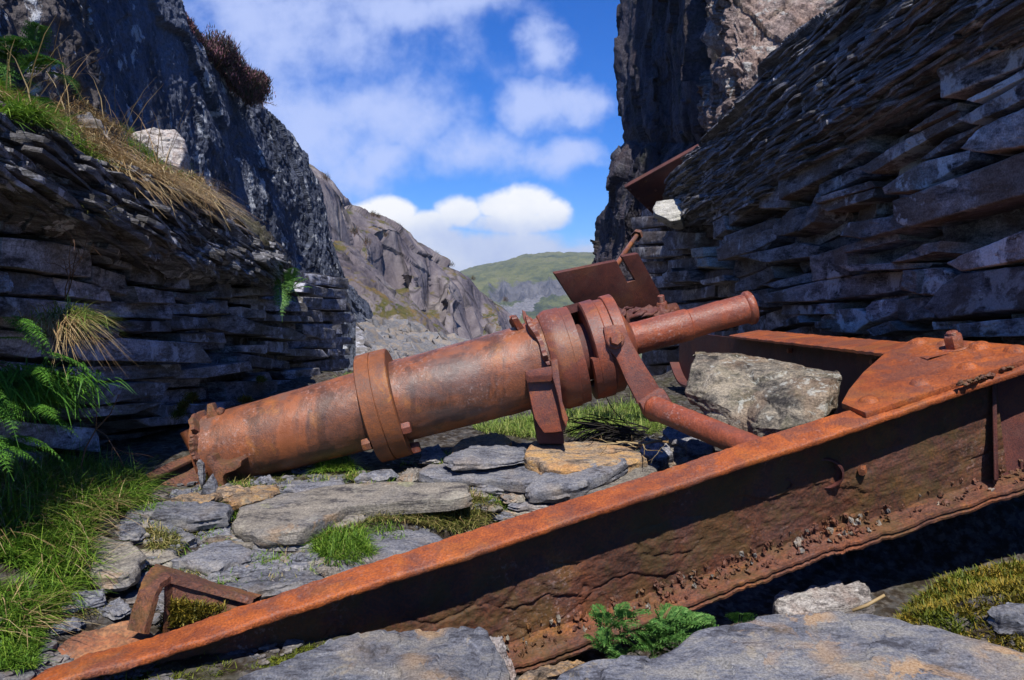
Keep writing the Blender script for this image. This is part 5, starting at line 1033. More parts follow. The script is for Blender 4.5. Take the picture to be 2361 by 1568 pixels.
# ------------------------------------------------------------- slabs lying on the ground
def gslab(name, pts, label, cat='slab', mat='slate', up=.02, th=.035, tilt=(0, 0), s=1, N=110, rings=16, jag=.045, rough=.0025, flake=.003, dome=0.0, group=None, base=None):
    mm = 1; cx, cy = np.mean([p[0] for p in pts]), np.mean([p[1] for p in pts]); c = gpt(cx, cy, up) if base is None else P(cx, cy, base); nrm = unit([tilt[0], tilt[1], 1])
    o = [onplane(x, y, c, nrm) for x, y in pts]
    V, Q, T_ = slab(o, nrm, th, N, rings, jag, rough, min(.0035, th*.2), 5, s, flake, dome=dome)
    return tag(obj(name, V, Q, T_, mat=M[mat], ang=38), label, cat, group)
def Z3(l): return [z3(x, y) for x, y in l]
def z5(x, y): return (749.4+x*.375, 979.9+y*.375)
def Z5(l): return [z5(x, y) for x, y in l]
SL = [
 ('flat_slate', Z3([(770,525),(870,480),(1060,447),(1260,460),(1425,490),(1400,540),(1150,575),(1000,565),(800,555)]), 'flat grey slate slab edged by grass, left of the long thick slab', 'slate', .035, .05, (.02, -.10)),
 ('flat_slate', Z3([(1360,440),(1480,380),(1700,365),(1718,400),(1640,432),(1440,478)]), 'orange-stained slate just below the broken left end of the pipe', 'slate_orange', .04, .03, (0, -.06)),
 ('flat_slate', [(540,1205),(556,1168),(640,1145),(760,1122),(900,1112),(1075,1112),(1085,1140),(1040,1150),(900,1160),(800,1172),(735,1205),(690,1228),(600,1232),(560,1222)], 'long thick weathered slab with white lichen spots, in the middle of the ground', 'slate_tan', .045, .045, (-.04, -.13)),
 ('slate_block', [(738,1205),(748,1180),(790,1166),(835,1168),(842,1190),(800,1212),(745,1216)], 'small brown block tucked under the long thick slab', 'slate_tan', .025, .05, (0, -.35)),
 ('flat_slate', Z3([(730,625),(780,582),(860,590),(882,640),(840,670),(740,665)]), 'small rounded grey slate at the edge of the green grass', 'slate', .02, .03, (0, -.15)),
 ('flat_slate', Z3([(900,622),(1100,610),(1190,682),(1130,702),(1000,682)]), 'tilted grey-brown slate set in grass below the flat grey slab', 'slate', .02, .03, (.05, -.2)),
 ('flat_slate', Z3([(890,667),(960,672),(1110,740),(1060,747),(930,702)]), 'narrow strip of slate half sunk in moss', 'slate', .012, .02, (.1, -.2)),
 ('flat_slate', Z3([(500,692),(560,670),(800,710),(884,780),(845,860),(760,932),(620,932),(520,850)]), 'broad brown-grey slab broken at its lower edge, beside the green grass', 'slate_tan', .035, .05, (-.03, -.16)),
 ('flat_slate', Z3([(1050,830),(1150,780),(1240,732),(1420,705),(1540,742),(1552,795),(1400,845),(1280,880),(1200,852),(1060,842)]), 'blue slate slab with a clean brown cut edge, above the angle cleat', 'slate', .03, .04, (.0, -.14)),
 ('flat_slate', Z3([(1230,662),(1420,612),(1412,662),(1300,692)]), 'small triangular slate left of the long thick slab foot', 'slate', .015, .02, (0, -.1)),
 ('flat_slate', Z3([(1270,912),(1400,862),(1640,822),(1770,852),(1600,882),(1300,932)]), 'thin pale slate lying between two blue slabs near the angle cleat', 'slate', .015, .02, (0, -.08)),
 ('flat_slate', Z3([(1390,955),(1550,900),(1830,855),(2020,930),(1950,962),(1560,1015),(1420,985)]), 'wide blue slate slab running up against the front beam', 'slate', .02, .03, (0, -.08)),
 ('flat_slate', Z3([(1740,402),(1860,342),(2100,330),(2115,372),(1900,397)]), 'thin grey slate under the middle of the pipe barrel', 'slate', .035, .02, (0, -.1)),
 ('flat_slate', Z3([(1550,347),(1660,315),(1692,345),(1600,352)]), 'tiny pale slate in moss below the pipe', 'slate', .02, .012, (0, -.2)),
 ('flat_slate', Z3([(1060,440),(1200,425),(1362,432),(1250,462)]), 'thin rusty-edged slate directly under the small angle plate', 'slate_orange', .045, .02, (0, -.05)),
 ('flat_slate', Z3([(270,1092),(420,1040),(640,1000),(622,1052),(400,1112)]), 'mossy slate below the green grass at the lower left', 'slate', .015, .03, (0, -.12)),
 ('flat_slate', Z3([(300,1232),(420,1190),(500,1178),(482,1222),(330,1252)]), 'small blue slate in the grit near the lower left corner', 'slate', .015, .02, (0, -.12)),
 ('flat_slate', Z3([(580,1092),(740,1060),(800,1122),(700,1162),(600,1122)]), 'splintered pale slate just left of the angle cleat', 'slate', .015, .02, (0, -.12)),
 ('flat_slate', Z3([(1325,425),(1335,385),(1480,378),(1540,395),(1440,412),(1350,430)]), 'cream-coloured broken slate beside the end lug of the pipe', 'slate_orange', .05, .03, (0, -.1)),
 ('flat_slate', Z3([(1760,792),(1850,785),(1962,790),(1950,826),(1800,822)]), 'small grey slate surrounded by grass right of the blue cut slab', 'slate', .015, .02, (0, -.1)),
 ('flat_slate', Z3([(1940,872),(2010,868),(2092,878),(2080,902),(2000,922)]), 'little brown slate chip resting on the wide blue slab', 'slate_tan', .03, .015, (0, -.25)),
 ('flat_slate', Z3([(1060,402),(1180,388),(1172,425),(1040,422)]), 'ragged grey slate at the foot of the upright splinters', 'slate', .03, .02, (0, -.1)),
 ('flat_slate', Z5([(110,740),(200,680),(380,645),(620,640),(742,700),(730,722),(350,832),(200,812)]), 'broad blue-grey flagstone in grass against the middle of the front beam', 'slate', .02, .03, (0, -.10)),
 ('flat_slate', Z5([(190,322),(300,280),(410,262),(442,290),(340,327)]), 'small grey slate in front of the pipe flange', 'slate', .03, .025, (0, -.12)),
 ('flat_slate', Z5([(445,317),(500,280),(560,268),(582,290),(550,322)]), 'small slate wedge right beside the foot of the flange', 'slate_tan', .035, .03, (0, -.15)),
 ('flat_slate', Z5([(580,290),(640,242),(740,228),(900,220),(1100,213),(1380,250),(1400,285),(1250,352),(1080,330),(900,318),(640,322)]), 'long split slab with brown edges lying right of the flange', 'slate', .05, .045, (-.02, -.14)),
 ('flat_slate', Z5([(740,192),(900,130),(1100,122),(1232,125),(1232,180),(1000,217),(790,232)]), 'blue slab half in shadow beneath the upper barrel', 'slate', .085, .035, (0, -.08)),
 ('flat_slate', Z5([(1230,155),(1280,105),(1450,98),(1680,100),(1900,132),(1975,190),(1800,232),(1480,267),(1340,235),(1240,195)]), 'big orange-brown slab under the lug and strut', 'slate_orange', .085, .06, (.0, -.14)),
 ('flat_slate', Z5([(1235,385),(1330,300),(1460,255),(1600,215),(1842,195),(1852,222),(1720,300),(1540,392),(1260,417)]), 'leaning striped slab crossing in front of the orange-brown slab', 'slate', .085, .05, (-.12, -.28)),
 ('flat_slate', Z5([(1620,400),(1740,330),(1850,260),(1980,220),(2062,250),(2000,300),(1800,380),(1700,402)]), 'slab pushed against the back of the front beam, right of the striped slab', 'slate_tan', .05, .04, (-.05, -.15)),
 ('flat_slate', Z5([(1140,482),(1250,430),(1500,388),(1552,430),(1400,502),(1200,502)]), 'thin blue slate next to the beam below the striped slab', 'slate', .02, .02, (0, -.08)),
 ('flat_slate', Z5([(1080,422),(1170,370),(1232,400),(1220,442),(1110,457)]), 'small buff slate between the split slab and the beam', 'slate_tan', .025, .02, (0, -.12)),
 ('flat_slate', Z5([(1050,605),(1130,560),(1300,520),(1250,560),(1180,585),(1100,604)]), 'narrow tan slate hugging the back edge of the beam', 'slate_tan', .015, .02, (0, -.12)),
 ('flat_slate', Z5([(-40,352),(20,335),(110,332),(110,352),(60,392),(-20,392)]), 'dull slate in front of the long thick slab end', 'slate', .02, .02, (0, -.12)),
 ('flat_slate', Z5([(580,215),(610,140),(700,128),(745,190),(680,215)]), 'grey slate in the gap under the barrel beside the flange', 'slate', .03, .02, (0, -.12)),
 ('flat_slate', Z5([(900,330),(1000,340),(1110,360),(1090,400),(960,400),(880,370)]), 'thin dark slate under the lower edge of the split slab', 'slate', .015, .02, (0, -.1)),
 ('flat_slate', Z5([(780,165),(800,108),(900,62),(1050,38),(1155,90),(1110,127),(900,137)]), 'ochre lichen-covered stone seen under the upper barrel', 'slate_orange', .07, .06, (.0, -.35)),
 ('flat_slate', [z2(*q) for q in ((1480,1240),(1500,1205),(1560,1172),(1640,1168),(1720,1225),(1812,1290),(1700,1318),(1530,1292))], 'pale smooth stone under the strut', 'slate', .05, .05, (0, -.45)),
 ('flat_slate', [z2(*q) for q in ((1670,1345),(1665,1305),(1740,1288),(1820,1318),(1892,1360),(1870,1392),(1690,1365))], 'rounded dark grey stone beneath the strut next to the beam', 'slate', .07, .05, (0, -.35)),
 ('flat_slate', [z2(*q) for q in ((1310,1380),(1320,1295),(1355,1278),(1440,1300),(1520,1330),(1562,1400),(1480,1450),(1400,1452),(1335,1405))], 'dark jagged rock behind the roots, left of the pale stone', 'wall_l', .09, .09, (0, -.7)),
 ('flat_slate', [z2(*q) for q in ((1460,1442),(1560,1420),(1690,1440),(1660,1468),(1480,1480))], 'small striped slate between the dark rock and the beam', 'slate_tan', .05, .025, (0, -.15)),
 ('flat_slate', [z2(*q) for q in ((1510,1380),(1560,1355),(1660,1370),(1640,1410),(1540,1420))], 'mossy olive stone among the stones beneath the strut', 'slate_tan', .06, .03, (0, -.3)),
 ('flat_slate', [z2(*q) for q in ((1100,0),(1,1),(2,2))], '', '', 0, 0, (0, 0)),
]
for i, (nm, pts, lab, mt, up, th, tl) in enumerate(SL):
    if lab: gslab(nm, pts, lab, 'slate', mt, up+.006, th*.75, tl, s=i*3+1)
# many thinner slates packed between the named ones
def packed():
    poly = [(300, 1190), (480, 1120), (760, 1095), (1000, 1070), (1560, 1040), (1580, 1060), (1300, 1160), (1120, 1205), (740, 1330), (560, 1390), (380, 1380), (290, 1290)]
    xs = [q[0] for q in poly]; ys = [q[1] for q in poly]; k = 0
    while k < 190:
        x, y = random.uniform(min(xs), max(xs)), random.uniform(min(ys), max(ys)); ins = False; j = len(poly)-1
        for i in range(len(poly)):
            if (ys[i] > y) != (ys[j] > y) and x < (xs[j]-xs[i])*(y-ys[i])/(ys[j]-ys[i])+xs[i]: ins = not ins
            j = i
        if not ins or (840 < x < 1120 and 1160 < y < 1235): continue
        c = gpt(x, y, random.uniform(.006, .016)); r = random.uniform(.03, .10); a0 = random.gauss(0, .5); nrm = unit([random.gauss(0, .06), random.gauss(-.06, .06), 1]); nn_ = random.randint(5, 7)
        o = [c+r*random.uniform(.75, 1.15)*np.array([cos(a)*cos(a0)-.5*sin(a)*sin(a0), cos(a)*sin(a0)+.5*sin(a)*cos(a0), 0]) for a in np.linspace(0, 2*pi*(1-1/nn_), nn_)]
        V, Q, T_ = slab(o, nrm, random.uniform(.008, .018), 60, 8, .06, .0015, .002, 4, 300+k, .002)
        tag(obj('thin_slate', V, Q, T_, mat=M['slate' if random.random() < .7 else 'slate_tan'], ang=38), 'thin slate packed among the larger slabs between pipe and front beam', 'slate', 'thin slates packed between the slabs'); k += 1
packed()
# upright splinters
for pts, lab, d in (([(1208,235),(1222,218),(1246,240),(1250,372),(1232,400),(1222,330)], 'thin upright slate splinter leaning on the small angle plate', 2.22), ([(1225,432),(1255,370),(1300,305),(1322,365),(1322,432)], 'pointed triangular slate standing beside the upright splinter', 2.16)):
    n_ = unit([.1, -1, .15]); c = P(*z3(*np.mean(pts, 0)), d); V, Q, T_ = slab([onplane(*z3(*q), c, n_) for q in pts], n_, .02, 60, 8, .03, .002, .003, 4, 5, .002); tag(obj('slate_splinter', V, Q, T_, mat=M['slate'], ang=50), lab, 'slate')
# foreground rocks
gslab('foreground_rock', [(500, 1640), (545, 1560), (640, 1536), (750, 1497), (850, 1468), (960, 1446), (1050, 1442), (1105, 1458), (1140, 1490), (1165, 1530), (1185, 1640)], 'large flat lichened grey rock at the bottom edge left of centre', 'rock', 'slate_fore', .07, .12, (.02, -.10), 91, 240, 60, .02, .006, .006)
gslab('foreground_rock', [(1210, 1640), (1250, 1568), (1350, 1532), (1470, 1532), (1545, 1500), (1600, 1462), (1700, 1432), (1850, 1408), (2000, 1402), (2100, 1424), (2220, 1462), (2361, 1502), (2480, 1530), (2480, 1640)], 'huge flat rock with yellow and orange lichen patches across the bottom right', 'rock', 'slate_fore', .06, .14, (-.03, -.10), 95, 300, 70, .018, .005, .006, base=1.2)
gslab('foreground_rock', [(1105, 1458), (1130, 1455), (1165, 1490), (1180, 1540), (1200, 1640), (1150, 1640), (1155, 1560), (1140, 1500)], 'rough whitish edge block right beside the flat lichened grey rock', 'rock', 'rock_white', .05, .10, (.35, -.2), 96, 120, 20, .05, .008, .006)
gslab('white_stone', [(1782, 1390), (1800, 1374), (1900, 1352), (1995, 1342), (2012, 1380), (1950, 1402), (1850, 1420), (1800, 1418)], 'white quartz-veined stone between the frame and the huge lichened rock', 'stone', 'rock_white', .05, .06, (-.05, -.2), 97, 120, 24, .04, .006, .008)
gslab('grey_stone', [(2285, 1402), (2320, 1388), (2400, 1388), (2400, 1422), (2310, 1418)], 'smooth grey stone sunk in the yellow moss at the right edge', 'stone', 'slate', .03, .04, (0, -.15), 98)
gslab('flange_edge_strip', Z5([(1190, 1560), (1300, 1500), (1450, 1450), (1620, 1425), (1640, 1440), (1480, 1490), (1330, 1545), (1250, 1590)]), 'reddish-brown edge of the front beam bottom flange below the green herb', 'stone', 'slate_orange', .03, .02, (0, -.1), 99)  # extra strip standing in for the bottom flange edge, not a loose stone
# rocks on the left bank and right wall top
def P_(x, y, d): return P(x, y, d)
def rockpoly(name, pts, d, nrm, th, mat, label, cat, s, **k):
    c = P(np.mean([p[0] for p in pts]), np.mean([p[1] for p in pts]), d); nrm = unit(nrm); V, Q, T_ = slab([onplane(x, y, c, nrm) for x, y in pts], nrm, th, 110, 18, .03, k.get('rough', .01), .012, 6, s, k.get('flake', .012)); return tag(obj(name, V, Q, T_, mat=M[mat], ang=50), label, cat)
rockpoly('bank_boulder', [(288, 322), (310, 304), (350, 300), (405, 303), (425, 318), (424, 360), (412, 392), (360, 385), (318, 370), (295, 340)], 4.4, (.25, -.8, .5), .35, 'rock_white', 'whitish sunlit boulder on the grassy ledge below the left cliff', 'boulder', 31)
rockpoly('bank_slate', [(137, 262), (150, 257), (190, 268), (232, 278), (236, 286), (200, 280), (150, 270)], 3.6, (.0, -.3, 1), .03, 'slate', 'upper thin grey slate poking out of the grass on the left bank', 'slate', 32)
rockpoly('bank_slate', [(178, 290), (195, 286), (240, 296), (250, 304), (225, 302), (190, 296)], 3.6, (.0, -.3, 1), .03, 'slate', 'lower thin grey slate poking out of the grass on the left bank', 'slate', 33)
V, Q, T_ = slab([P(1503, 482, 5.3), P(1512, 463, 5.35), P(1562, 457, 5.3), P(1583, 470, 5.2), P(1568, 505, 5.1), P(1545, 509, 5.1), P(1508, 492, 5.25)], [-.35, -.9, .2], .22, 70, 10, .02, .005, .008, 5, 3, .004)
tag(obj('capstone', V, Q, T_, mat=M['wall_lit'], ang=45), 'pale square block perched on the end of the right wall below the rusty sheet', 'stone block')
# ------------------------------------------------------------- scree of loose slates in the gap beyond the left wall
def scree():
    protos = []
    sc = [(0, 0)]
    def surf(x, y): # photo position -> point on the scree slope
        f = np.clip((y-735)/(880-735), 0, 1.2); d = 13.0-6.8*f+(x-950)*.006; return P(x, y, d), d
    lab = 'loose grey slate lying on the scree slope between the left wall and the quarry cliff'
    rows = 0; first = []
    mb = MB(); k = 0
    ys = np.linspace(738, 880, 60)
    for y in ys:
        xl = 862+(y-738)*.25; xr = 905+(y-738)*2.7
        x = xl
        while x < xr:
            c, d = surf(x, y); r = random.uniform(.09, .20)*(1.6 if random.random() < .15 else 1)
            items = (c, r, d, k); k += 1; first.append(items); x += random.uniform(12, 34)
    random.shuffle(first)
    vis = [it for it in first]
    srt = sorted(vis, key=lambda t: -t[1]/t[2]); big, rest = srt[:230], srt[230:]
    base = []
    for i in range(9):
        an = np.sort(RNG.uniform(0, 2*pi, 6)); pts = [np.array([cos(a)*1.0, sin(a)*.55, 0])*RNG.uniform(.75, 1.1) for a in np.linspace(0, 5.2, 6)]
        V, Q, T_ = slab(pts, [0, 0, 1], .22, 22, 5, .06, .03, .03, 3, i, .04); me = mesh_np('slate', V, Q, T_); sharpen(me, 45); me.materials.append(M['slate']); base.append((me, V, Q, T_))
    def mtx(): return Matrix.Rotation(random.gauss(-.35, .3), 4, 'Y') @ Matrix.Rotation(random.gauss(.12, .22), 4, 'X')
    for i, (c, r, d, kk) in enumerate(big):
        o = bpy.data.objects.new('scree_slate', base[i % 9][0]); COL.objects.link(o)
        o.rotation_euler = (random.gauss(.42, .25), random.gauss(.25, .30), random.uniform(-.6, .6)); o.location = c+[0, 0, .05]; o.scale = (r, r, r)
        tag(o, lab, 'slate', 'loose slates of the scree slope')
    for i, (c, r, d, kk) in enumerate(rest):
        me, V, Q, T_ = base[i % 9]; R = np.array(Matrix.Rotation(random.uniform(-.6, .6), 3, 'Z') @ Matrix.Rotation(random.gauss(.25, .28), 3, 'Y') @ Matrix.Rotation(random.gauss(.3, .25), 3, 'X')); mb.add(V*r@R.T+c, Q, T_)
    tag(obj('scree_rubble', mb, mat=M['slate'], ang=45), 'small loose slates filling the scree slope under the larger ones', 'scree', kind='stuff')
    xs = np.linspace(820, 1300, 90); yy_ = np.linspace(728, 900, 60); G = np.array([[surf(x, y)[0]-[0, 0, .10+max(0, (x-880-(y-735)*2.9)/60)] for x in xs] for y in yy_]); p = G.reshape(-1, 3); p[:, 2] += .05*fbm(p*2, 4, .6, 3)
    struct('scree_slope', p, gridq(90, 60), mat=M['wall_l'])
scree()
# ------------------------------------------------------------- slate chippings on the ground
def chips():
    mb = MB(); base = []
    for i in range(6):
        pts = [np.array([cos(a), sin(a)*.7, 0])*RNG.uniform(.7, 1.15) for a in np.linspace(0, 5.2, 6)]; base.append(slab(pts, [0, 0, 1], .25, 10, 3, .1, .03, .05, 1, i, .05))
    n = 0; regs = [((-60, 1380), (330, 1380), (480, 1460), (100, 1600), (-60, 1600), 1500), ((330, 1130), (760, 1090), (900, 1250), (620, 1400), (330, 1330), 1300), ((760, 1090), (1560, 1060), (1560, 1080), (1000, 1260), (700, 1330), 1000), ((1150, 1440), (1560, 1380), (1560, 1500), (1300, 1600), (1180, 1600), 700), ((1500, 960), (1760, 980), (1700, 1040), (1540, 1080), (1480, 1060), 250)]
    for *poly, cnt in regs:
        xs = [p[0] for p in poly]; ys = [p[1] for p in poly]
        for _ in range(cnt):
            x, y = random.uniform(min(xs), max(xs)), random.uniform(min(ys), max(ys)); ins = False; j = len(poly)-1
            for i in range(len(poly)):
                if (ys[i] > y) != (ys[j] > y) and x < (xs[j]-xs[i])*(y-ys[i])/(ys[j]-ys[i])+xs[i]: ins = not ins
                j = i
            if not ins: continue
            r0 = ray(x, y); zt = .05; d = (CZ-.08)/max(-r0[2], .05); p = np.array([0, 0, CZ])+r0*d; p[2] = float(gz(p[0], p[1]))
            V, Q, T_ = random.choice(base); r = min(.038, .006*math.exp(abs(random.gauss(0, .75)))); R = np.array(Matrix.Rotation(random.uniform(0, 6.28), 3, 'Z') @ Matrix.Rotation(random.gauss(0, .25), 3, 'X')); mb.add(V*r@R.T+p+[0, 0, .003+r*.1], Q, T_)
    tag(obj('slate_chippings', mb, mat=M['chips'], smooth=False), 'small grey slate chippings scattered over the ground', 'chippings', kind='stuff')
chips()
# ------------------------------------------------------------- plants
def blades(base, length, width, lean=.5, droop=.5, mean=(0, 0, 0), s=0):
    """curved grass blades; base (n,3)"""
    r = np.random.default_rng(s); n = len(base); a = r.uniform(0, 2*pi, n); L = length*r.uniform(.5, 1.25, n); h = np.stack([np.cos(a), np.sin(a), 0*a], 1)
    ln = lean*r.uniform(.2, 1.3, n)[:, None]; d0 = h*ln+np.array(mean)+np.array([0, 0, 1.]); d0 /= np.linalg.norm(d0, axis=1, keepdims=True)
    hd = h*.7+np.array(mean)*1.0; side = np.cross(d0, [0, 0, 1.])+1e-4; side /= np.linalg.norm(side, axis=1, keepdims=True); dr = droop*r.uniform(.3, 1.6, n)[:, None]
    V = []
    for t, w in ((0, 1), (.35, .9), (.7, .6), (1, .08)):
        c = base+d0*(L*t)[:, None]+(hd*dr*.5-np.array([0, 0, .6])*dr)*((L*t*t)[:, None]); V += [c-side*(width*w/2), c+side*(width*w/2)]
    V = np.stack(V, 1).reshape(-1, 3); i = (np.arange(n)*8)[:, None]; Q = np.concatenate([i+np.array([[0, 1, 3, 2]])+2*k for k in range(3)]); return V, Q
def inpoly(xs, ys, poly):
    ins = np.zeros(len(xs), bool); j = len(poly)-1
    for i in range(len(poly)):
        (xi, yi), (xj, yj) = poly[i], poly[j]
        ins ^= ((yi > ys) != (yj > ys)) & (xs < (xj-xi)*(ys-yi)/(yj-yi+1e-9)+xi); j = i
    return ins
def scatter(poly, n, s=0):
    """points on the ground inside a region outlined in the photo, spread evenly over the real ground"""
    W_ = np.array([gpt(x, y)[:2] for x, y in poly]); r = np.random.default_rng(s)
    lo, hi = W_.min(0), W_.max(0); out = np.zeros((0, 2))
    while len(out) < n:
        q = r.uniform(lo, hi, (n*3, 2)); q = q[inpoly(q[:, 0], q[:, 1], [tuple(w) for w in W_])]; out = np.concatenate([out, q])
        if len(q) == 0: break
    out = out[:n]; return np.stack([out[:, 0], out[:, 1], gz(out[:, 0], out[:, 1])], 1)
def clumpy(p, f=7, s=0, keep=.5):
    m = vn(p*f, s)*.6+vn(p*f*3, s+1)*.4; return p[m > np.quantile(m, 1-keep)], None
def grass(name, parts, mat, label, kind='stuff', cat='grass'):
    mb = MB()
    for V, Q in parts: mb.add(V, Q)
    return tag(obj(name, mb, mat=mat, smooth=True), label, cat, kind=kind)
LG = [(-40, 1040), (120, 1070), (240, 1085), (325, 1118), (330, 1160), (285, 1185), (215, 1215), (190, 1260), (230, 1330), (160, 1390), (90, 1450), (-40, 1500)]
p = scatter(LG, 26000, 1); pc, _ = clumpy(p, 9, 3, .8)
grass('green_grass', [blades(pc, .06, .0026, .8, .9, (.25, -.15, 0), 1), blades(pc[::5]+[0, 0, 0], .12, .0026, .6, .8, (.3, -.1, 0), 2)], M['grass'], 'bright green grass in the lower left')
p = scatter(LG, 3500, 4); grass('dry_grass_blades', [blades(clumpy(p, 5, 9, .5)[0], .11, .0024, .9, 1.0, (.3, -.1, 0), 5)], M['straw'], 'dry straw blades among the green grass')
tufts = [([(560, 1208), (640, 1218), (620, 1245), (560, 1240)], 260, 'grass', .035), ([(320, 1182), (420, 1190), (430, 1212), (330, 1215)], 500, 'grass', .04), ([(450, 1190), (545, 1178), (560, 1208), (470, 1215)], 900, 'grass', .045), ([(330, 1225), (420, 1248), (410, 1290), (345, 1280)], 700, 'mixgrass', .035),
 ([(830, 1165), (1060, 1150), (1140, 1175), (1130, 1220), (1010, 1232), (850, 1215)], 3400, 'mixgrass', .05), ([(590, 1228), (850, 1212), (800, 1258), (640, 1268)], 1500, 'mixgrass', .035), ([(740, 1248), (830, 1240), (860, 1298), (770, 1315), (725, 1290)], 2600, 'grass', .045),
 ([(735, 1072), (800, 1068), (820, 1092), (730, 1100)], 1500, 'grass', .045), ([(640, 1345), (740, 1325), (720, 1345), (620, 1370)], 700, 'grass_far', .035), ([(1090, 985), (1230, 965), (1240, 1010), (1120, 1000)], 1500, 'grass_far', .07), ([(1300, 955), (1530, 930), (1540, 985), (1480, 1010), (1310, 1010)], 4200, 'grass_far', .09),
 ([(1130, 1165), (1240, 1165), (1200, 1185), (1140, 1190)], 500, 'grass', .03), ([(980, 1060), (1040, 1060), (1030, 1085), (990, 1080)], 500, 'grass', .035), ([(1330, 1100), (1390, 1095), (1380, 1125), (1330, 1125)], 160, 'grass', .03), ([(530, 1085), (740, 1075), (720, 1105), (560, 1115)], 1500, 'mossgreen', .012),
 ([(780, 880), (830, 870), (830, 905), (790, 915)], 700, 'grass_far', .10), ([(60, 1400), (230, 1385), (240, 1420), (90, 1450)], 800, 'mixgrass', .025), ([(150, 1540), (480, 1500), (560, 1545), (400, 1600), (150, 1600)], 1500, 'mossgreen', .02), ([(380, 1395), (500, 1390), (460, 1440), (385, 1450)], 1200, 'moss', .012),
 ([(860, 1100), (1000, 1090), (990, 1108), (860, 1115)], 800, 'mossgreen', .012), ([(1240, 1460), (1340, 1440), (1350, 1520), (1200, 1530)], 1500, 'mossgreen', .012), ([(0, 1480), (90, 1470), (80, 1560), (0, 1560)], 1100, 'grass', .03), ([(560, 1560), (760, 1500), (900, 1465), (880, 1450), (700, 1490), (540, 1545)], 1500, 'mossgreen', .010)]
groups = {}
_c = scatter([(300, 1190), (480, 1120), (760, 1095), (1000, 1070), (1560, 1050), (1300, 1160), (1120, 1205), (740, 1330), (560, 1390), (400, 1380), (290, 1290)], 130, 401); _r = np.random.default_rng(402)
for mt_, a_ in (('grass', 0), ('mixgrass', 1)):
    pp_ = np.concatenate([c_+_r.normal(0, 1, (int(_r.uniform(15, 70)), 3))*[.022, .016, 0] for c_ in _c[a_::2]]); pp_[:, 2] = gz(pp_[:, 0], pp_[:, 1])+.012; groups.setdefault(mt_, []).append(blades(pp_, .032, .0021, .9, .8, (.1, -.1, 0), 403+a_))
for i, (poly, n, mt, L) in enumerate(tufts):
    p = scatter(poly, n, 20+i); groups.setdefault(mt, []).append(blades(p+[0, 0, .010 if mt in ('grass', 'mixgrass') and L > .025 else -.003], L*1.1, .0024 if L > .02 else .0020, .9, .8, (0.1, -.1, 0), 40+i))
names = {'grass': ('grass_tufts', 'green grass tufts between the slabs'), 'mixgrass': ('mixed_grass', 'yellowing grass around the slabs'), 'grass_far': ('pale_grass', 'pale green grass behind the pipe'), 'mossgreen': ('moss_carpet', 'short green moss on the ground'), 'moss': ('moss_patch', 'olive moss under the angle cleat')}
for mt, parts in groups.items(): grass(names[mt][0], parts, M[mt], names[mt][1])
r_ = np.random.default_rng(66); cl_ = []
for _ in range(2600):
    a, b_ = r_.random(2); a, b_ = (a, b_) if a+b_ < 1 else (1-a, 1-b_); x = 372+a*150+b_*20; y = 1455-a*50-b_*68; cl_.append(P(x, y, 1.535)+r_.normal(0, .004, 3))
V_, Q_ = blades(np.array(cl_), .014, .0026, 1.0, .4, (0, -.2, 0), 66); tag(obj('moss_clump', V_, Q_, mat=M['moss']), 'olive moss filling the inside of the rusty angle cleat', 'moss')
# dry stalks
p = np.concatenate([scatter([(840, 1165), (1060, 1150), (1140, 1175), (1100, 1220), (900, 1215)], 130, 70), scatter([(590, 1230), (840, 1215), (800, 1258), (640, 1268)], 50, 71), scatter([(980, 1100), (1150, 1090), (1160, 1180), (1000, 1180)], 12, 72), scatter([(1300, 955), (1530, 930), (1480, 1000), (1310, 1000)], 260, 73)])
grass('straw_stalks', [blades(p, .075, .0022, 1.4, .7, (0, 0, 0), 75)], M['straw'], 'dry broken straw stalks in the grass')
# yellow moss bank on the right
q_ = np.random.default_rng(80); n_ = 125000; p = np.stack([q_.uniform(.25, 1.75, n_), q_.uniform(1.16, 1.84, n_), np.zeros(n_)], 1); p[:, 2] = gz(p[:, 0], p[:, 1])
p = p[p[:, 2] > -.035+.02*vn(p*9, 77)]; hump = .012*fbm(p*9, 3, .5, 3)+.008*np.abs(vn(p*26, 5)); p[:, 2] += np.maximum(hump, -.004); pm = vn(p*8, 12)+.4*vn(p*30, 13)
grass('yellow_moss_bank', [blades(p[pm > -.35], .020, .0034, .9, .4, (0, 0, 0), 81)], M['moss'], 'yellow-green moss on the right bank', cat='moss')
top_ = p[(p[:, 1] > 1.50) & (pm > -.1)]
grass('green_moss_bank', [blades(p[pm <= -.35], .020, .0032, .9, .4, (0, 0, 0), 82), blades(top_[::4], .032, .0028, .8, .5, (0, 0, 0), 84)], M['mossgreen'], 'greener moss along the top of the right bank', cat='moss')
# moss cushions on the left wall
def cushion(pts, d_off, mt, label, s):
    c = np.array([lw(x, y, d_off) for x, y in pts]); n = 900; r = np.random.default_rng(s); a = r.dirichlet(np.ones(len(c)), n); b = a@c+r.normal(0, .006, (n, 3))
    V, Q = blades(b, .014, .0026, 1.2, .6, (.4, -.2, 0), s); return tag(obj('moss_cushion', V, Q, mat=M[mt]), label, 'moss')
def r2(l): return conv(l, 0, 800, .5932)
cushion(r2([(1580,1345),(1640,1315),(1720,1330),(1735,1385),(1650,1360),(1590,1360)]), .07, 'moss', 'yellow-green moss cushion on the low stones just above the broken pipe end', 1)
cushion(r2([(1150,1465),(1180,1420),(1240,1400),(1250,1440),(1210,1470)]), .07, 'mossgreen', 'bright moss cushion low on the left wall, left of the yellow-green cushion', 2)
cushion(r2([(1190,1400),(1240,1350),(1270,1380),(1240,1410)]), .07, 'moss', 'brownish moss tuft sitting just above the bright cushion', 3)
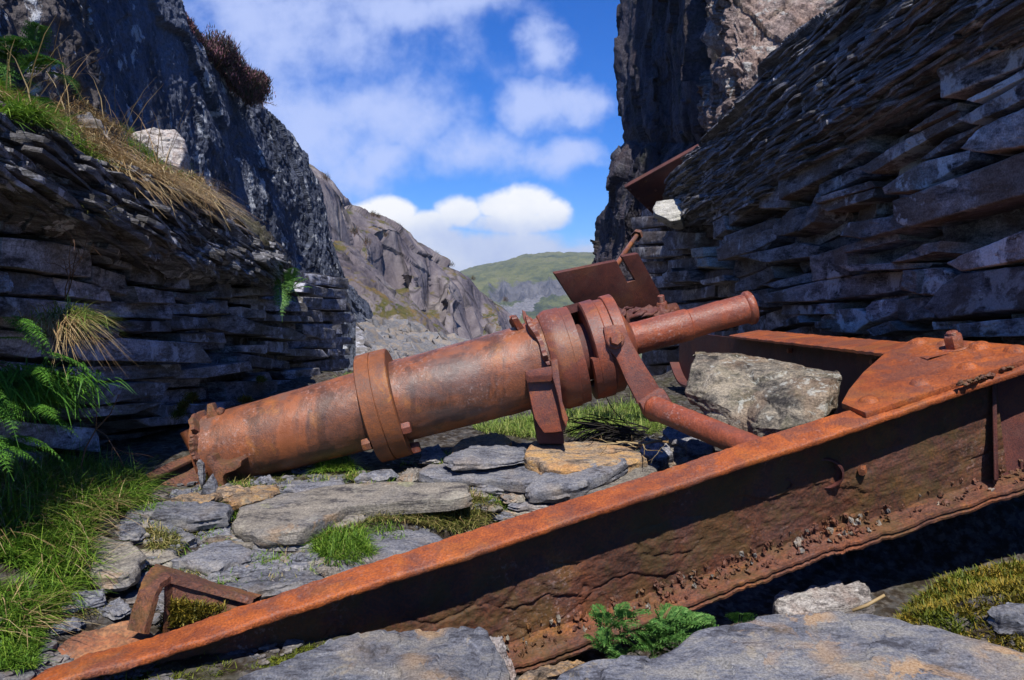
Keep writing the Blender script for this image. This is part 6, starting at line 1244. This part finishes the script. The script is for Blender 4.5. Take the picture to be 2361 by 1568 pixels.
cushion(r2([(1240,1330),(1300,1305),(1340,1340),(1290,1350)]), .07, 'moss', 'small dull moss cap on a stone right of the brownish moss tuft', 4)
cushion(r2([(1720,1215),(1760,1190),(1800,1215),(1760,1222)]), .06, 'mossgreen', 'lime-green moss pad on top of the dark square block', 5)
cushion(r2([(60,60),(160,40),(250,90),(360,110),(340,125),(200,120)]), .04, 'moss', 'dark moss fringe along the topmost stones of the left wall', 6)
# hair-like tufts: grass clumps on the bank and wall
def clump(name, c, n, L, mat, label, cat, s, mean=(.5, -.4, .0), spread=.05, width=.0028, lean=.8, droop=1.3):
    r = np.random.default_rng(s); b = np.array(c)+r.normal(0, 1, (n, 3))*np.array([spread, spread, spread*.3]); V, Q = blades(b, L, width, lean, droop, mean, s); return tag(obj(name, V, Q, mat=M[mat]), label, cat)
clump('grass_tussock', lw(140, 735, .14), 500, .075, 'straw', 'straw-coloured tussock hanging from the left wall beside the fern', 'grass tussock', 3, (.45, -.2, -.7), .025, .0020)
clump('grass_tussock', lw(150, 735, .13), 500, .075, 'grass_far', 'green blades mixed through the hanging straw tussock', 'grass tussock', 4, (.5, -.2, .0), .03, .0020)
clump('wall_grass', lw(172, 505, .07), 500, .10, 'mixgrass', 'small green and orange grass tuft on the topmost wall stone', 'grass tuft', 5, (.2, -.2, .3), .02, .0020)
clump('herb_tuft', lw(50, 880, .07), 2600, .04, 'fern', 'dark green leafy weeds hanging below the fern on the left', 'weeds', 6, (.5, -.3, -.8), .06, .0045)
# long grass on the bank: base points on the bank sheet
G = BANK; ny, nx, _ = G.shape
def bankpts(n, s, u0=0, u1=1, v0=.15, v1=.75, e=1.0):
    r = np.random.default_rng(s); uu = u0+(u1-u0)*r.random(n); vv = v0+(v1-v0)*r.random(n)**e; i = (vv*(ny-1)).astype(int); j = (uu*(nx-1)).astype(int); return G[i, j]+r.normal(0, .012, (n, 3))
pb = bankpts(19000, 5, .2, .70, .2, .72, 1.1); pb = pb[vn(pb*3.1, 91)+.5*vn(pb*9, 92) > .05]; mk = vn(pb*4.5, 3)+.5*vn(pb*12, 4)
grass('bank_grass_green', [blades(pb[mk > .0], .065, .0038, .8, 1.1, (.55, -.45, -.1), 6)], M['grass'], 'green grass on the ledge below the left cliff')
grass('bank_grass_dry', [blades(pb[mk <= .0], .075, .0032, .9, 1.3, (.6, -.45, -.1), 7), blades(bankpts(1300, 8, .47, .73, .2, .45), .11, .0036, .8, 1.6, (.8, -.5, -.3), 9), blades(bankpts(60, 18, .24, .64, .3, .7), .38, .004, .5, .5, (.2, -.1, 0), 19)], M['straw'], 'dry tawny grass drooping over the left ledge')
# fern fronds
def frond(base, d, L, npin=16, wid=.32, droop=.5, s=0, leaf=1.0, up=None, double=True, lobes=7):
    """bipinnate frond as many small leaf faces plus its stalk"""
    r = np.random.default_rng(s); d = unit(d); up = unit(np.array([0, 0, 1.]) if up is None else up); side = unit(np.cross(d, up)); nu = np.cross(side, d); V, Q = [], []
    def pos(t): return base+d*L*t - np.array([0, 0, 1.])*droop*L*t*t
    def quad(a, b, w, nrm):
        e = unit(np.cross(b-a, nrm)); k = len(V); m = a*.45+b*.55; V.extend([a, m+e*w, b, m-e*w]); Q.append((k, k+1, k+2, k+3))
    for t in np.linspace(.0, .96, 10):
        a, b = pos(t), pos(t+.1); k = len(V); e = side*.0035*L/.3*(1-.7*t); V.extend([a-e, a+e, b+e, b-e]); Q.append((k, k+1, k+2, k+3))
    for i in range(npin):
        t = .12+.86*i/npin; c = pos(t); tl = wid*L*(math.sin(pi*min(1, .18+t*.82))**.8)*r.uniform(.85, 1.1)*(1-.35*t)
        td = unit(pos(min(1, t+.05))-c)
        for sg in (-1, 1):
            pd = unit(side*sg+td*.45+nu*r.uniform(-.15, .1))
            if double:
                for j in range(lobes):
                    q = (j+.6)/lobes; pc = c+pd*tl*q-np.array([0, 0, 1])*tl*.18*q*q; ll = tl*.30*(1-.75*q)*leaf*r.uniform(.8, 1.15)
                    for s2 in (-1, 1): quad(pc, pc+unit(td*s2+pd*.6)*ll, ll*.26, nu+r.normal(0, .25, 3))
                quad(c, c+pd*tl, tl*.028, nu)
            else: quad(c, c+pd*tl, tl*.2*leaf, nu+r.normal(0, .3, 3))
    return np.array(V), np.array(Q)
def plant(name, label, cat, fronds, mat, base, part='frond'):
    e = empty(name, tuple(base)); tag(e, label, cat)
    for V, Q in fronds: obj(part, V, Q, mat=mat, parent=e, smooth=False)
    return e
fr = []; b = lw(-10, 790, .13)
for i in range(20):
    o = b+np.array([random.uniform(-.02, .05), random.uniform(-.2, .16), random.uniform(-.22, .07)]); fr.append(frond(o, [1, random.uniform(-.9, .6), random.uniform(-.45, .45)], random.uniform(.08, .125), 15, .34, random.uniform(.3, .8), i, 1.0))
plant('green_fern', 'big bright green fern growing out of the left wall at the picture edge', 'fern', fr, M['fern'], b)
fr = []; b = P(60, 175, 2.75)
for i in range(20):
    o = b+np.array([random.uniform(-.28, .12), random.uniform(-.12, .05), random.uniform(-.20, .10)]); fr.append(frond(o, [random.uniform(-.2, 1), random.uniform(-.9, 0), random.uniform(-.1, .75)], random.uniform(.16, .27), 15, .36, random.uniform(.4, .9), 50+i, 1.1))
plant('bracken', 'green bracken in front of the lichened rock in the upper left corner', 'bracken', fr, M['bracken'], b)
fr = []; b = lw(662, 662, .17)
for i in range(16): fr.append(frond(b+RNG.normal(0, .02, 3), [random.uniform(-.1, 1), random.uniform(-1, .8), random.uniform(-.5, .9)], random.uniform(.09, .16), 10, .34, .4, 80+i, 1.5, lobes=5))
plant('wall_fern', 'small light green fern on top of the far end of the left wall', 'fern', fr, M['herb'], b)
fr = []; 
for (x, y, n, R) in ((1425, 1425, 11, .055), (1520, 1460, 16, .065), (1590, 1480, 10, .06), (1470, 1500, 12, .06), (1690, 1440, 6, .075), (1390, 1490, 7, .045), (1560, 1425, 7, .055)):
    for i in range(n):
        c = P(x+random.uniform(-35, 35), y+random.uniform(-10, 40), 1.47+random.uniform(-.03, .03))
        fr.append(frond(c, [random.uniform(-.9, .9)+(.8 if x > 1650 else 0), random.uniform(-.7, .4), random.uniform(.3, 1.4)-(.4 if x > 1650 else 0)], random.uniform(.9, 1.4)*R, 8, .42, .45, 100+len(fr), 1.9, lobes=4))
plant('feathery_herb', 'bright green feathery-leaved herb growing below the web of the front beam', 'herb', fr, M['herb'], P(1520, 1560, 1.47))
# heather on the cliff edge
def heather(name, pts, d, label, s, n=2600, r=.16, cat='heather bush', mats=('heather', 'twig')):
    rr = np.random.default_rng(s); C = np.array([P(x, y, dd) for (x, y), dd in zip(pts, d)]); k = rr.integers(0, len(C)-1, n); f = rr.random(n)[:, None]; c = C[k]*(1-f)+C[np.minimum(k+1, len(C)-1)]*f
    q = rr.normal(0, 1, (n, 3)); q /= np.linalg.norm(q, axis=1, keepdims=True); rad = r*(.35+.65*rr.random(n)**.5)*(1+.5*vn(c*6+q*2, s)); c = c+q*rad[:, None]*np.array([1, 1, .8]); V, Q = blades(c, .045*(r/.16)**.5, .0075, .8, .2, (.25, 0, .2), s)
    e = empty(name, tuple(C.mean(0)-[0, 0, r])); tag(e, label, cat); obj('foliage', V, Q, mat=M[mats[0]], parent=e)
    ks = rr.integers(0, len(C)-1, 60); fs = rr.random(60)[:, None]; b_ = C[ks]*(1-fs)+C[ks+1]*fs; b_ = b_+rr.normal(0, r*.3, (60, 3)); V, Q = blades(b_-[0, 0, r*.5], r*1.5, .014, .8, .1, (.3, 0, .1), s+1); obj('twig', V, Q, mat=M[mats[1]], parent=e); return e
heather('heather', [(418, 45), (440, 80), (468, 110), (490, 128)], (7.3, 7.7, 8.0, 8.2), 'thin upper fringe of heather along the left cliff edge', 3, 5000, .10)
heather('heather', [(490, 105), (520, 145), (550, 180), (575, 205), (590, 215)], (8.3, 8.5, 8.7, 8.9, 9.0), 'big purple-brown heather bush on the left cliff edge against the sky', 5, 17000, .19)
heather('heather', [(585, 178), (600, 185), (602, 190)], (9.0, 9.0, 9.0), 'small dark heather sprig sticking out beyond the big bush', 6, 2500, .10)
def twigs(name, base, dirs, label, cat, s, r0=.006, mat='twig'):
    e = []; rr = random.Random(s); mb = MB()
    def grow(p, d, L, r, dep):
        q = [p]; dd = np.array(d, float)
        for _ in range(4): dd = unit(dd+np.array([rr.gauss(0, .25) for _ in range(3)])); q.append(q[-1]+dd*L/4)
        V, Q, T_ = tube(q, np.linspace(r, r*.5, 5), 5, False); mb.add(V, Q)
        if dep: 
            for _ in range(2): grow(q[rr.choice((2, 3, 4))], dd+np.array([rr.gauss(0, .6) for _ in range(3)]), L*.65, r*.55, dep-1)
    for d, L in dirs: grow(np.array(base, float), d, L, r0, 3)
    return tag(obj(name, mb, mat=M[mat]), label, cat)
twigs('bare_twig', P(596, 232, 9.4), [((1, 0, -.05), .12), ((.9, 0, .2), .10), ((1, 0, -.3), .08)], 'bare grey twig sticking out from the cliff below the heather', 'twig', 3, .006)
# black roots under the strut
mb = MB(); rr = random.Random(9)
for i in range(90):
    a = P(rr.uniform(1420, 1500), rr.uniform(985, 1015), 2.55+rr.uniform(-.1, .1)); q = [a]; dd = np.array([-1, rr.uniform(-.3, .3), rr.uniform(-.05, .55)])
    for _ in range(8): dd = unit(dd+np.array([rr.gauss(0, .18), rr.gauss(0, .15), rr.gauss(-.10, .12)])); q.append(q[-1]+dd*.024)
    q = [np.array([v[0], v[1], max(v[2], float(gz(v[0], v[1]))+.012)]) for v in q]; V, Q, T_ = tube(q, .0016, 4, False); mb.add(V, Q)
tag(obj('root_tangle', mb, mat=M['wire']), 'tangle of thin black roots on the ground under the yoke', 'roots', kind='stuff')
twigs('dead_twig', P(1540, 1020, 2.35), [((-1, .1, .05), .16), ((-1, -.2, .25), .10)], 'pale dead branching twig beside the stones under the strut', 'twig', 5, .004, 'straw')
twigs('red_stem', lw(150, 690, .10), [((.25, -.1, 1), .16), ((.35, .2, 1), .13), ((.15, -.2, .9), .11)], 'tall reddish grass stems rising in front of the left wall', 'stems', 6, .0018)
twigs('red_stem', lw(185, 1080, .12), [((.0, -.1, 1.0), .22)], 'single pink dock stem below the straw tussock', 'stem', 8, .0025)
V, Q, T_ = tube([gpt(1965, 1408, .07), gpt(2000, 1395, .075), gpt(2040, 1372, .085)], [.003, .0035, .0025], 6); tag(obj('straw', V, Q, T_, mat=M['straw']), 'single orange straw lying on the white quartz stone', 'straw')
# scrub clumps on the quarry ridge
SCL = ['%s scrub patch from the left along the skyline of the quarry cliff' % q for q in ('first', 'second', 'third', 'fourth', 'fifth', 'sixth', 'seventh', 'eighth', 'ninth')]+['scrub patch below the skyline, highest one on the face of the quarry cliff', 'scrub patch high on the quarry face, nearest to the left cliff', 'small scrub patch just under the third skyline bush', 'scrub patch low on the quarry face next to the left cliff', 'scrub patch low in the right half of the quarry face', 'large scrub patch on the lower middle of the quarry face']
for i, (x, y, d, w) in enumerate(((752, 408, 36, .7), (860, 492, 41, .6), (872, 497, 41, .5), (915, 520, 44, .8), (955, 560, 46, .7), (1005, 585, 49, .8), (1040, 608, 52, .7), (1090, 640, 54, .6), (1165, 690, 54, .8), (845, 555, 36, .9), (815, 530, 34, .9), (888, 540, 38, .6), (872, 650, 32, .8), (1012, 700, 44, .8), (930, 690, 34, 1.0))):
    heather('scrub_bush', [(x-w*5, y-1), (x, y), (x+w*6, y+4)], (d, d, d), SCL[i], 30+i, 260, .28*w, 'scrub', ('scrub', 'twig'))['group'] = 'scrub patches on the quarry cliff'
# ------------------------------------------------------------- thin air between here and the far hill
def haze():
    m = bpy.data.materials.new('air'); m.use_nodes = True; nt = m.node_tree; nt.nodes.clear(); v = nt.nodes.new('ShaderNodeVolumePrincipled'); o = nt.nodes.new('ShaderNodeOutputMaterial')
    v.inputs['Density'].default_value = .00045; v.inputs['Color'].default_value = (.80, .88, 1, 1); v.inputs['Anisotropy'].default_value = .2; nt.links.new(v.outputs[0], o.inputs['Volume'])
    m.cycles.homogeneous_volume = True if hasattr(m.cycles, 'homogeneous_volume') else None
    dg = bpy.context.evaluated_depsgraph_get(); bpy.context.view_layer.update(); lo = np.full(3, 1e9); hi = -lo
    for ob in bpy.data.objects:
        if ob.type == 'MESH':
            b = np.array([ob.matrix_world @ Vector(c) for c in ob.bound_box]); lo = np.minimum(lo, b.min(0)); hi = np.maximum(hi, b.max(0))
    lo -= [2, 2, 1]; hi += [2, 2, 1]; V = np.array([[x, y, z] for x in (lo[0], hi[0]) for y in (lo[1], hi[1]) for z in (lo[2], hi[2])])
    Q = [(0, 1, 3, 2), (4, 6, 7, 5), (0, 4, 5, 1), (2, 3, 7, 6), (0, 2, 6, 4), (1, 5, 7, 3)]
    tag(obj('haze', V, Q, mat=m, smooth=False), 'thin blue air in front of the far hill', 'haze', kind='stuff')
haze()
